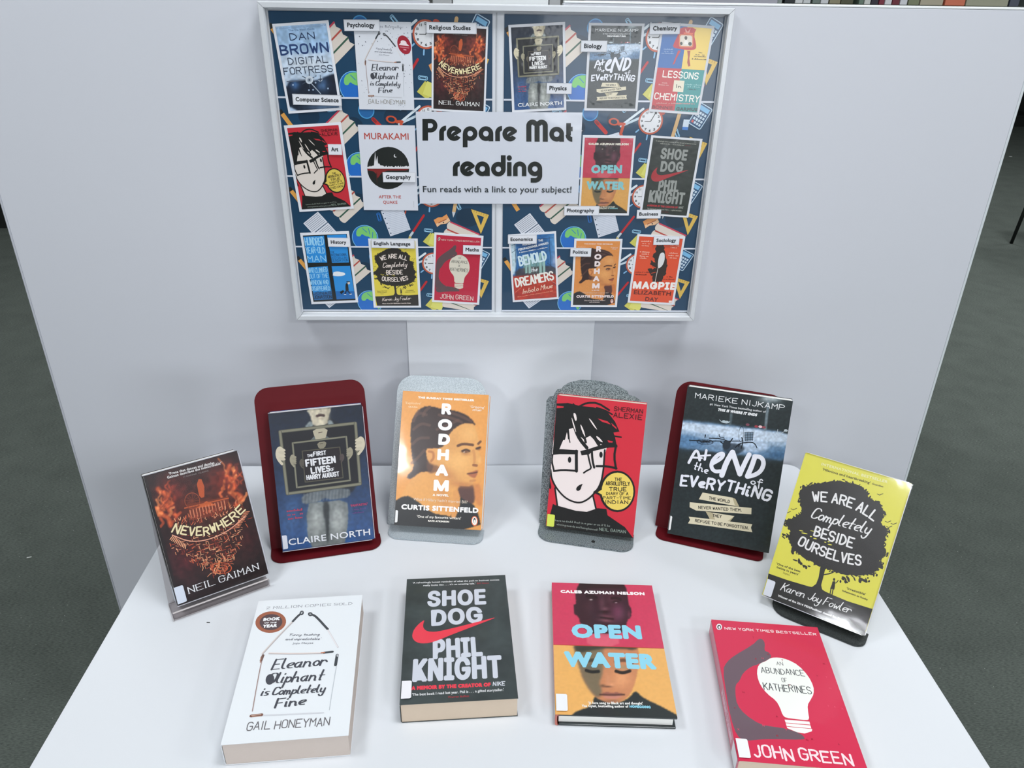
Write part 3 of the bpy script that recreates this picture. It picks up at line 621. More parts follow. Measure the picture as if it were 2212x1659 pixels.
    a.poly([(386, 1125), (905, 1178), (903, 1232), (440, 1196), (386, 1168)], C); a.poly([(380, 1248), (560, 1270), (912, 1316), (900, 1345), (912, 1384), (560, 1330), (375, 1305), (392, 1275)], C)
    for t, x0, y0, x1, y1 in (('THE WORLD', 546, 1102, 720, 1136), ('NEVER WANTED THEM.', 460, 1182, 822, 1210), ('THEY', 580, 1252, 652, 1262), ('REFUSE TO BE FORGOTTEN.', 434, 1294, 880, 1362)): a.text(t, x0, y0, x1, y1, 28, K2, 's', .17)
    return a

def art_matches(w, h, poster=False):
    a = Art([(478, 130), (1430, 55), (1280, 1358), (92, 1455)], w, h); B = (226, 231, 235) if not poster else (216, 220, 228)
    a.rect(-200, -200, 1700, 1700, B); K = (66, 68, 76); rg = random.Random(3)
    if poster:
        it = []
        for _ in range(130):
            x, y = a.Hi @ np.array([rg.uniform(.03, .97) * w, rg.uniform(.03, .97) * h, 1])[:], 0
            x, y = x[0] / x[2], x[1] / x[2]
            if 420 < x < 1180 and 430 < y < 1200: continue
            q = rg.uniform(5, 9); it.append(('e', x, y, q, q, rg.choice([(90, 96, 110), (150, 156, 170)]), 0))
        a.many(it)
        a.text('Times Bestseller', 760, 175, 1290, 140, 36, (130, 134, 146), 'g', 0)
        a.ell(1265, 345, 118, 120, (160, 30, 48)); a.ell(1260, 315, 52, 30, (236, 220, 222)); a.poly([(1170, 350), (1200, 325), (1320, 325), (1352, 350)], (236, 220, 222)); a.rect(1185, 370, 1345, 378, (220, 150, 160)); a.rect(1240, 395, 1290, 412, (220, 150, 160))
    else:
        a.text('2 MILLION COPIES SOLD', 545, 205, 1332, 148, 30, (84, 86, 96), 's', .13, contrast=.4, serif=.14)
        a.ell(583, 320, 141, 97, (156, 92, 66), -8); a.ell(585, 320, 104, 72, (82, 66, 68), -8)
        a.text('BOOK', 512, 312, 664, 300, 34, WHITE, 'g', .18); a.text('OF THE', 522, 334, 634, 328, 15, WHITE, 'g', .12); a.text('YEAR', 506, 374, 636, 364, 34, WHITE, 'g', .18)
    st = (214, 205, 200); sh = (178, 172, 174); bk = (62, 66, 70)
    a.stroke([(500, 612), (640, 460), (790, 308)], 17, sh, 1); a.stroke([(497, 606), (636, 455), (787, 303)], 11, st, 1); a.stroke([(786, 308), (830, 262), (868, 232)], 26, bk, 1); a.ell(868, 232, 18, 22, bk, 30); a.ell(868, 230, 6, 11, (190, 192, 196), 30)
    a.stroke([(945, 242), (985, 252), (1030, 295), (1075, 345), (1104, 376)], 24, bk, 1); a.ell(946, 242, 22, 18, bk); a.ell(946, 242, 10, 6, (170, 174, 178)); a.stroke([(1106, 385), (1195, 540)], 17, (206, 204, 208)); a.stroke([(1104, 385), (1190, 535)], 11, (226, 224, 226))
    a.stroke([(560, 608), (800, 610), (1065, 598)], 12, sh, 1); a.stroke([(560, 602), (800, 603), (1065, 592)], 9, (226, 210, 204), 1); a.stroke([(1065, 592), (1145, 583)], 24, bk); a.stroke([(1040, 594), (1070, 590)], 14, (190, 120, 90))
    a.stroke([(500, 640), (470, 760), (430, 950), (392, 1140)], 7, (150, 120, 112), 1); a.stroke([(506, 640), (476, 760), (437, 950), (399, 1140)], 3, (206, 200, 202), 1); a.stroke([(505, 625), (486, 672)], 26, (110, 84, 76)); a.stroke([(486, 640), (478, 690)], 8, (170, 120, 96))
    a.stroke([(1187, 612), (1170, 705)], 28, bk); a.ell(1188, 618, 7, 12, (190, 192, 196)); a.stroke([(1178, 715), (1140, 920), (1105, 1122)], 6, (184, 190, 196), 1)
    a.stroke([(480, 1178), (760, 1165), (1050, 1148)], 13, (206, 208, 214), 1); a.stroke([(380, 1184), (478, 1172)], 28, (120, 80, 66)); a.stroke([(385, 1180), (470, 1168)], 7, (206, 176, 160)); a.stroke([(390, 1192), (470, 1184)], 5, (190, 150, 130))
    a.text('Eleanor', 575, 762, 1075, 712, 108, K, 'c', .15, slant=.25, contrast=.6); a.ell(562, 845, 38, 50, K, 20); a.text('Oliphant', 528, 890, 1045, 850, 104, K, 'c', .15, slant=.25, contrast=.6); a.text('is Completely', 470, 1002, 1052, 962, 78, K, 'c', .18, slant=.25, contrast=.6); a.text('Fine', 598, 1114, 872, 1080, 88, K, 'c', .19, slant=.2, contrast=.6)
    a.text("'Funny, touching", 742, 444, 1022, 436, 24, (90, 92, 104), 'c', .13, slant=.3); a.text("and unpredictable'", 712, 484, 1034, 476, 24, (90, 92, 104), 'c', .13, slant=.3); a.text('Jojo Moyes', 776, 520, 966, 512, 17, (120, 122, 132), 'g')
    a.text('GAIL HONEYMAN', 332, 1322, 1098, 1270, 70, (98, 94, 98) if not poster else (150, 146, 136), 's', .085, jit=.3)
    return a

def art_tick(w, h):
    a = Art([(240, 155), (1215, 93), (1320, 1330), (135, 1402)], w, h)
    a.begin(60, (58, 66, 66)); a.noise(.12, 6, 8); a.noise(.06, 30, 9); a.end()
    G = (200, 205, 216); R = (226, 62, 78)
    a.text('SHOE', 432, 424, 1020, 390, 176, G, 'i', .12); a.text('DOG', 468, 616, 985, 572, 172, G, 'i', .12); a.text('PHIL', 475, 945, 975, 908, 192, G, 'i', .12); a.text('KNIGHT', 264, 1174, 1170, 1124, 208, G, 'i', .11)
    a.poly([(405, 552), (390, 590), (386, 625), (405, 655), (440, 670), (500, 672), (570, 660), (760, 612), (950, 560), (1138, 510), (1000, 566), (860, 622), (680, 692), (540, 752), (450, 782), (370, 790), (310, 774), (280, 738), (278, 700), (300, 645), (350, 590)], R, 1)
    a.text('A MEMOIR BY THE CREATOR OF', 254, 1254, 1046, 1212, 34, R, 'g', .18); a.text('NIKE', 1068, 1208, 1184, 1202, 38, (206, 210, 218), 's', .15, slant=.15)
    W_ = (214, 216, 218)
    a.text("'A refreshingly honest reminder of what the path to business success", 296, 198, 1155, 150, 19, W_, 'g', .07); a.text("really looks like . . . it's an amazing tale.'", 398, 222, 916, 192, 19, W_, 'g', .07); a.text('Bill Gates', 932, 190, 1050, 183, 17, (150, 60, 66), 'g', .04)
    a.text("'The best book I read last year. Phil is . . . a gifted storyteller.'", 260, 1312, 1178, 1256, 22, W_, 'g', .07); a.text('Warren Buffett', 615, 1333, 828, 1319, 17, (160, 52, 62), 'g', .04)
    return a

def art_faces(w, h):
    a = Art([(110, 92), (1100, 110), (1350, 1440), (125, 1400)], w, h)
    a.begin(130, (202, 62, 92)); top = a.Y < 706 + (a.X - 120) * .027
    D = (52, 30, 40)
    a.sp([(395, 70), (800, 75), (855, 160), (865, 300), (895, 345), (890, 430), (852, 452), (835, 540), (780, 590), (640, 620), (520, 605), (440, 560), (385, 500), (368, 420), (325, 405), (318, 310), (350, 298), (340, 180)], D, 1)
    a.sp([(440, 590), (760, 590), (770, 720), (450, 720)], (216, 96, 116), 2, .9)
    a.sp([(400, 70), (800, 75), (850, 150), (760, 140), (420, 150), (350, 190)], (34, 24, 26), 3, .8)
    a.se(760, 380, 70, 90, (118, 62, 88), .8); a.se(700, 250, 50, 40, (84, 48, 62), .7); a.se(600, 290, 30, 60, (90, 54, 66), .8); a.se(630, 345, 36, 18, (112, 72, 84), .8); a.se(480, 330, 50, 60, (70, 42, 52), .6); a.se(600, 190, 120, 30, (72, 44, 52), .6)
    a.se(500, 250, 34, 14, (26, 16, 20), .9); a.se(740, 275, 34, 14, (26, 16, 20), .9); a.se(494, 256, 16, 7, (206, 190, 190), 1); a.se(742, 284, 12, 5, (190, 160, 170), .9); a.sl([(455, 222), (500, 215), (545, 232)], 10, (26, 16, 20), .8); a.sl([(700, 240), (745, 235), (785, 252)], 10, (26, 16, 20), .8)
    a.se(625, 375, 46, 10, (30, 18, 22), .9); a.se(650, 420, 70, 17, (104, 62, 74), .9, 6); a.sl([(590, 432), (650, 440), (710, 446)], 7, (28, 16, 20), .9, 1); a.se(640, 462, 66, 15, (122, 78, 88), .9, 6); a.se(870, 400, 14, 34, (120, 62, 80), .7)
    b = (~top)
    a.C[b] = (228, 172, 98)
    keep = a.C.copy()
    a.sp([(315, 690), (955, 690), (968, 850), (945, 1000), (905, 1140), (850, 1230), (740, 1290), (640, 1290), (540, 1240), (470, 1160), (400, 1040), (362, 900), (328, 800)], (196, 130, 90), 1)
    a.sp([(315, 690), (600, 690), (612, 860), (600, 1000), (560, 1090), (600, 1150), (560, 1250), (470, 1160), (400, 1040), (362, 900), (328, 800)], (104, 100, 80), 5, .85)
    a.sp([(315, 690), (955, 690), (940, 760), (760, 735), (560, 745), (345, 790)], (52, 56, 48), 4, .9); a.se(790, 1040, 90, 90, (228, 160, 112), .85); a.se(680, 830, 90, 70, (196, 134, 96), .6); a.se(650, 1060, 26, 90, (206, 142, 104), .8); a.se(690, 1105, 34, 20, (224, 158, 116), .8); a.se(600, 1110, 26, 14, (88, 66, 52), .7)
    a.se(480, 925, 70, 20, (88, 96, 88), .8); a.se(800, 925, 80, 22, (150, 140, 110), .7); a.sl([(438, 958), (490, 975), (560, 968)], 15, (30, 32, 30), .95, 2); a.sl([(735, 965), (800, 985), (872, 962)], 15, (34, 30, 28), .95, 2); a.sl([(430, 870), (520, 850), (600, 880)], 16, (60, 58, 46), .8, 2); a.sl([(730, 870), (820, 850), (900, 880)], 16, (90, 62, 46), .8, 2)
    a.se(650, 1120, 44, 9, (84, 54, 44), .8); a.sp([(570, 1190), (640, 1172), (690, 1182), (750, 1176), (815, 1196), (750, 1206), (640, 1206)], (146, 92, 80), 1); a.sp([(585, 1206), (700, 1206), (812, 1200), (770, 1236), (680, 1248), (620, 1236)], (196, 130, 112), 1); a.sl([(572, 1200), (690, 1206), (815, 1200)], 7, (72, 44, 40), .9, 1); a.se(690, 1265, 70, 14, (110, 78, 60), .6)
    a.sp([(280, 1390), (500, 1310), (512, 1215), (560, 1250), (700, 1300), (850, 1250), (922, 1160), (960, 1190), (1010, 1235), (1200, 1325), (1380, 1425), (1380, 1500), (250, 1500)], (40, 46, 46), 1)
    a.C[top] = np.where(True, keep[top], 0); a.noise(.02, 50, 4); a.end()
    a.stroke([(115, 704), (1220, 736)], 7, (176, 60, 40)); C = (140, 207, 228)
    a.text('CALEB AZUMAH NELSON', 195, 193, 1028, 208, 36, (240, 238, 238), 'g', .2)
    a.text('OPEN', 302, 634, 1002, 646, 146, C, 'g', .17); a.text('WATER', 222, 922, 1145, 948, 150, C, 'g', .17)
    Wt = (230, 230, 226); a.text("'A love song to Black art and thought'", 455, 1296, 1002, 1300, 22, Wt, 'g', .1); a.text('Yaa Gyasi, bestselling author of', 390, 1326, 858, 1332, 22, Wt, 'g', .1); a.text('HOMEGOING', 868, 1332, 1080, 1339, 22, C, 'g', .15)
    return a

def art_bulb(w, h):
    a = Art([(145, 103), (1275, 165), (1752, 1685), (400, 1595)], w, h); R = (205, 40, 76); K = (104, 84, 94); Wt = (238, 240, 234)
    a.rect(-200, -200, 2400, 2000, R)
    a.poly([(650, 298), (690, 308), (712, 350), (702, 432), (745, 442), (772, 475), (770, 510), (640, 575), (560, 602), (470, 672), (432, 760), (388, 800), (385, 900), (400, 1010), (480, 1112), (640, 1216), (780, 1236), (900, 1250), (1060, 1300), (1106, 1350), (1080, 1366), (760, 1365), (620, 1372), (480, 1390), (390, 1340), (330, 1150), (290, 900), (258, 640), (300, 560), (380, 490), (580, 370)], K, 1)
    a.poly([(770, 505), (850, 498), (950, 520), (1060, 578), (1160, 690), (1212, 800), (1212, 880), (1172, 950), (1140, 1000), (1145, 1080), (1155, 1150), (1120, 1162), (1020, 1150), (910, 1140), (875, 1110), (850, 1030), (812, 960), (720, 890), (650, 800), (618, 700), (624, 615), (655, 565), (710, 545)], Wt, 1)
    for q in ([(895, 1158), (1155, 1174), (1162, 1206), (905, 1190)], [(906, 1196), (1164, 1214), (1172, 1246), (914, 1226)], [(914, 1232), (1182, 1252), (1176, 1276), (1100, 1300), (1020, 1288), (922, 1248)]): a.poly(q, Wt)
    for t, x0, y0, x1, y1, hh in (('AN', 832, 580, 898, 585, 42), ('ABUNDANCE', 668, 666, 1125, 698, 70), ('OF', 882, 760, 936, 765, 50), ('KATHERINES', 690, 845, 1192, 888, 82)): a.text(t, x0, y0, x1, y1, hh, (58, 62, 66), 's', .09, jit=.5, seed=3)
    a.ell(228, 182, 30, 34, WHITE); a.ell(228, 184, 20, 24, (60, 50, 56)); a.ell(230, 188, 9, 15, WHITE)
    a.text('NEW YORK TIMES BESTSELLER', 290, 210, 1262, 255, 34, (238, 226, 228), 's', .17, jit=.4); a.text('JOHN GREEN', 578, 1562, 1598, 1622, 118, (240, 218, 222), 'b', .14, jit=.6, seed=5)
    rg = random.Random(2)
    for i in range(26): x = rg.uniform(300, 1500); y = rg.uniform(270, 1480); a.text(rg.choice('AKTYNX'), x, y, x + 18, y + 1, 20, rg.choice([(170, 28, 58), (222, 84, 112)]), 's', .14)
    return a

def art_vault(w, h):
    a = Art([(333, 345), (1012, 308), (1182, 1435), (543, 1475)], w, h)
    a.begin(90, (176, 198, 222)); v = 1 - a.Vv / a.h
    a.sp([(300, 300), (1100, 300), (1150, 700), (400, 720)], (146, 180, 214), 9, .8); a.se(780, 860, 420, 120, (206, 214, 222), .8); a.se(600, 1060, 300, 60, (190, 202, 214), .7)
    a.sp([(460, 1080), (740, 1060), (900, 1080), (1040, 1000), (1200, 980), (1260, 1500), (500, 1500)], (26, 34, 50), 4); a.se(600, 1130, 60, 70, (70, 110, 160), .8); a.se(960, 1130, 70, 90, (84, 120, 164), .8); a.se(1000, 1420, 260, 40, (110, 140, 176), .9); a.noise(.12, 20, 4); a.end()
    G = (196, 206, 216); K = (56, 66, 84)
    for t in range(6): an = t * PI / 3 + .5; a.stroke([(790, 1065), (790 + 105 * math.cos(an), 1065 + 105 * math.sin(an))], 10, K)
    a.ell(790, 1065, 50, 54, G); a.ell(790, 1065, 28, 30, (150, 162, 176)); a.ell(790, 1065, 12, 12, K); a.stroke([(495, 1085), (735, 1068)], 12, (90, 100, 116)); a.stroke([(815, 1110), (940, 1250)], 12, (160, 172, 186)); a.ell(935, 1055, 28, 32, G, ring=8); a.stroke([(905, 1058), (995, 1052)], 8, K); a.stroke([(935, 1005), (935, 1110)], 8, K)
    for x, y in ((858, 1022), (872, 1102), (785, 1200), (840, 1195), (575, 1130), (1035, 1180)): a.ell(x, y, 11, 12, (150, 170, 196))
    N = (38, 54, 86)
    a.text('The Da Vinci Code', 512, 412, 858, 392, 24, (90, 120, 156), 'g', .04); a.scribble(345, 380, 1000, 342, 22, (140, 170, 204), 3)
    a.text('DAN', 540, 537, 862, 520, 96, N, 's', .13); a.text('BROWN', 422, 738, 1042, 700, 142, (40, 62, 108), 's', .17); a.text('DIGITAL', 520, 865, 1036, 836, 98, (48, 58, 78), 's', .115); a.text('FORTRESS', 462, 997, 1098, 960, 98, (48, 58, 78), 's', .115)
    return a

def art_quarters(w, h):
    a = Art([(1240, 320), (1850, 350), (1662, 1415), (1090, 1375)], w, h); B, R, Y, T = (34, 98, 168), (190, 46, 54), (232, 200, 96), (36, 142, 142)
    a.rect(900, 200, 2000, 1500, R); a.poly([(1000, 200), (1570, 200), (1465, 868), (1000, 850)], B); a.poly([(1560, 200), (2000, 200), (2000, 895), (1463, 874)], Y); a.poly([(1465, 872), (1900, 892), (1900, 1500), (1360, 1500)], T)
    a.poly([(1440, 340), (1660, 345), (1618, 430), (1650, 560), (1645, 620), (1560, 636), (1460, 622), (1350, 605), (1370, 540), (1420, 440)], (190, 40, 48), 1); a.poly([(1505, 350), (1540, 400), (1580, 352), (1560, 412), (1515, 408)], (226, 160, 150)); a.poly([(1490, 408), (1610, 415), (1610, 430), (1490, 425)], (230, 110, 70))
    a.poly(rrect(1430, 432, 1612, 598, 26), (214, 120, 76)); a.poly(rrect(1444, 446, 1598, 582, 26), (222, 214, 200)); a.ell(1518, 478, 18, 24, (70, 60, 56)); a.poly([(1495, 560), (1500, 510), (1540, 510), (1550, 560)], (236, 232, 226)); a.ell(1460, 550, 16, 22, (60, 66, 60)); a.ell(1570, 552, 22, 24, (66, 70, 62))
    a.poly([(1420, 640), (1455, 640), (1400, 740), (1378, 805), (1350, 822), (1370, 770)], (190, 50, 60)); a.poly([(1535, 640), (1575, 640), (1562, 740), (1575, 830), (1550, 840), (1535, 790), (1545, 720)], (170, 70, 52))
    W_ = (240, 236, 228)
    a.text('LESSONS', 1228, 980, 1668, 1004, 92, W_, 's', .15); a.text('CHEMISTRY', 1126, 1255, 1678, 1292, 92, W_, 's', .15); a.poly([(1372, 1014), (1502, 1020), (1484, 1164), (1352, 1156)], (226, 218, 196)); a.text('In', 1392, 1112, 1460, 1114, 50, (50, 46, 44), 's', .2, contrast=.4, serif=.12)
    a.text('BONNIE', 1100, 1370, 1352, 1380, 44, (96, 22, 34), 'g', .06); a.text('GARMUS', 1394, 1392, 1662, 1402, 46, (16, 62, 66), 'g', .2)
    for i, (x0, y0, x1) in enumerate(((1240, 632, 1358), (1245, 658, 1350), (1214, 684, 1362))): a.scribble(x0, y0, x1, y0 + 4, 16, (150, 176, 214), i)
    for i, (x0, y0, x1, c) in enumerate(((1680, 662, 1725, (120, 100, 60)), (1640, 690, 1755, (120, 100, 60)), (1620, 712, 1765, (120, 100, 60)), (1592, 748, 1780, (60, 50, 40)), (1200, 1052, 1280, (226, 170, 166)), (1178, 1078, 1296, (226, 170, 166)), (1515, 1072, 1712, (150, 206, 206)), (1520, 1098, 1690, (150, 206, 206)), (1540, 1130, 1672, (16, 62, 66)), (1150, 1308, 1640, (214, 150, 146)))): a.scribble(x0, y0, x1, y0 + 6, 16, c, i)
    return a

def art_moon(w, h):
    a = Art([(1213, 195), (2030, 208), (2080, 1425), (1302, 1418)], w, h); a.rect(1000, 0, 2300, 1700, (212, 216, 226)); K = (28, 32, 30); R = (180, 74, 66)
    a.ell(1650, 815, 302, 304, K); rg = random.Random(9)
    pts = [(1350, 800)]; x = 1350
    while x < 1950:
        pk = 190 * math.exp(-((x - 1462) / 9) ** 2) + 120 * math.exp(-((x - 1490) / 10) ** 2) + 40 * math.exp(-((x - 1500) / 60) ** 2); pts.append((x, 805 - pk - rg.uniform(0, 26))); x += rg.uniform(5, 11)
    a.poly(pts + [(1952, 806), (1952, 826), (1350, 824)], (222, 222, 226)); a.poly([(1352, 828), (1950, 830), (1900, 850), (1640, 852), (1560, 880), (1500, 960), (1478, 900), (1440, 862), (1360, 850)], (126, 34, 34)); a.poly([(1478, 880), (1492, 880), (1490, 1060)], (84, 30, 30))
    a.ell(1755, 640, 25, 25, (222, 222, 226)); a.ell(1766, 632, 23, 24, K)
    a.text('MURAKAMI', 1308, 402, 1944, 410, 88, R, 'g', .04); a.text('AFTER THE', 1516, 1250, 1836, 1252, 44, R, 'g', .06); a.text('QUAKE', 1578, 1326, 1784, 1328, 44, R, 'g', .06)
    a.text('novel', 2022, 1375, 2020, 1298, 12, (120, 124, 132), 'g')
    return a

def art_window(w, h):
    a = Art([(172, 242), (650, 235), (745, 945), (290, 965)], w, h); K = (22, 28, 30); B = (44, 140, 214); L = (150, 206, 240); D = (24, 62, 104)
    a.rect(0, 0, 900, 1100, K)
    for q in ([(178, 256), (405, 248), (440, 540), (230, 541)], [(438, 246), (645, 240), (674, 542), (492, 545)], [(232, 592), (445, 578), (500, 936), (300, 948)], [(488, 580), (686, 577), (742, 930), (542, 938)]): a.poly(q, B)
    a.poly([(530, 850), (730, 850), (742, 930), (542, 938)], (30, 104, 176)); a.poly([(286, 862), (488, 850), (500, 936), (300, 948)], (40, 100, 156))
    for t, x0, y0, x1, y1, hh, c in (('HUNDRED', 202, 352, 406, 350, 88, L), ('YEAR-OLD', 214, 440, 414, 438, 70, L), ('MAN', 232, 532, 428, 530, 70, L), ('THE', 478, 442, 520, 440, 24, D), ('INTERNATIONAL', 482, 474, 654, 470, 28, D), ('BESTSELLING', 486, 502, 658, 498, 22, D), ('SENSATION', 490, 534, 664, 530, 30, D),
        ('WHO CLIMBED', 240, 652, 444, 646, 56, L), ('OUT OF THE', 250, 714, 452, 708, 50, L), ('WINDOW AND', 260, 782, 460, 776, 52, L), ('DISAPPEARED', 276, 846, 472, 840, 52, L), ('JONAS', 292, 890, 486, 882, 32, K), ('JONASSON', 300, 934, 492, 926, 40, K)): a.text(t, x0, y0, x1, y1, hh, c, 's', .11, jit=.4, seed=len(t))
    for x, y, rx, ry in ((550, 655, 46, 18), (585, 665, 50, 20), (560, 675, 60, 14), (535, 665, 30, 18)): a.ell(x, y, rx, ry, (226, 232, 238))
    a.ell(672, 762, 14, 14, (216, 204, 196)); a.poly([(645, 745), (680, 742), (690, 750), (650, 756)], K); a.poly([(640, 765), (660, 760), (668, 800), (672, 850), (640, 850), (636, 810)], K, 1); a.stroke([(645, 845), (632, 882)], 14, (30, 50, 84)); a.stroke([(662, 845), (690, 878)], 14, (30, 50, 84)); a.stroke([(625, 884), (642, 884)], 8, WHITE); a.stroke([(684, 882), (702, 880)], 8, WHITE); a.poly([(575, 858), (612, 836), (624, 852), (592, 882)], K)
    return a

def art_skyline(w, h):
    a = Art([(200, 240), (630, 208), (650, 835), (240, 868)], w, h)
    a.begin(90, (44, 100, 158)); a.sp([(150, 200), (250, 240), (262, 600), (180, 640)], (188, 212, 222), 5); a.se(640, 300, 60, 120, (110, 170, 220), .8); a.se(640, 480, 40, 80, (190, 190, 216), .7); a.se(420, 330, 120, 60, (28, 62, 110), .8)
    a.sp([(330, 480), (530, 450), (540, 600), (320, 620)], (120, 160, 158), 3, .9); a.sp([(250, 560), (400, 540), (650, 520), (650, 650), (250, 680)], (70, 60, 60), 6, .8); a.sp([(150, 640), (400, 620), (700, 600), (700, 900), (150, 900)], (182, 62, 46), 7); a.se(300, 800, 200, 60, (170, 44, 34), .8); a.noise(.12, 24, 3); a.end()
    for x, y, t in ((340, 420, 1), (375, 440, 1.2), (480, 400, 1), (515, 430, 1.1)): a.poly([(x, y), (x + 24, y - 4), (x + 26, 600), (x + 4, 604)], (150, 186, 180)); 
    for i in range(7): x = 345 + i * 27; a.stroke([(x, 500), (x + 3, 600)], 4, (96, 128, 124))
    for p in ([(212, 330), (330, 280), (620, 250)], [(215, 400), (270, 360)], [(560, 500), (650, 560)], [(580, 240), (600, 640)], [(560, 640), (645, 720)], [(240, 250), (262, 620)]): a.stroke(p, 4, (40, 60, 92))
    for p in ([(250, 790), (310, 740)], [(240, 660), (300, 650)], [(560, 660), (640, 700)]): a.stroke(p, 4, (226, 130, 104))
    W_ = (232, 236, 238)
    a.text('THE', 474, 290, 520, 284, 20, W_, 'g', .06); a.text('WINNER OF', 318, 332, 440, 312, 20, W_, 'g', .06); a.text('PEN/FAULKNER AWARD', 282, 382, 574, 312, 22, W_, 'g', .08); a.scribble(285, 404, 560, 350, 10, W_, 3)
    a.text('BEHOLD', 298, 536, 556, 478, 104, (206, 228, 236), 's', .16); a.text('the', 402, 592, 462, 580, 44, W_, 'c', .13, slant=.3); a.text('DREAMERS', 262, 744, 622, 668, 96, (238, 234, 226), 's', .16); a.text('Imbolo Mbue', 316, 808, 606, 744, 50, (240, 206, 184), 'c', .11, slant=.35); a.scribble(270, 840, 612, 778, 8, (230, 150, 120), 5)
    return a

def art_feather(w, h):
    a = Art([(1483, 238), (1915, 260), (1795, 893), (1383, 870)], w, h); O = (218, 80, 46); K = (48, 38, 34)
    a.rect(1200, 100, 2100, 1000, O)
    a.poly([(1645, 325), (1722, 325), (1738, 400), (1752, 520), (1740, 600), (1690, 680), (1640, 692), (1600, 690), (1612, 640), (1590, 610), (1568, 556), (1625, 562), (1612, 540), (1590, 510), (1586, 470), (1635, 500), (1618, 440), (1640, 380)], K, 0, jag=12, seed=2)
    a.stroke([(1590, 520), (1640, 548)], 5, O); a.stroke([(1596, 602), (1640, 590)], 5, O); a.poly([(1690, 400), (1722, 395), (1732, 420), (1728, 480), (1705, 530), (1668, 556), (1660, 530), (1670, 450)], (218, 220, 222), 1); a.stroke([(1700, 420), (1660, 560), (1625, 720)], 5, (226, 214, 206), 1)
    a.text('MAGPIE', 1410, 752, 1832, 766, 76, (240, 236, 232), 'i', .17); a.text('ELIZABETH', 1420, 806, 1784, 822, 42, (96, 34, 28), 'g', .08); a.text('DAY', 1530, 872, 1656, 880, 42, (96, 34, 28), 'g', .08)
    for i, (x0, y0, x1) in enumerate(((1500, 290, 1600), (1512, 312, 1580), (1505, 334, 1578), (1485, 395, 1575), (1490, 415, 1570), (1484, 436, 1565), (1486, 456, 1556), (1775, 332, 1872), (1790, 352, 1852), (1775, 405, 1862), (1768, 430, 1862), (1780, 452, 1850))): a.scribble(x0, y0, x1, y0 + 3, 11, (244, 196, 176), i)
    for i, (x0, y0, x1) in enumerate(((1440, 594, 1574), (1440, 618, 1550), (1740, 640, 1812), (1715, 664, 1818))): a.scribble(x0, y0, x1, y0 + 3, 12, (110, 40, 30), i + 20)
    a.rect(1765, 870, 1796, 890, (240, 220, 210))
    return a

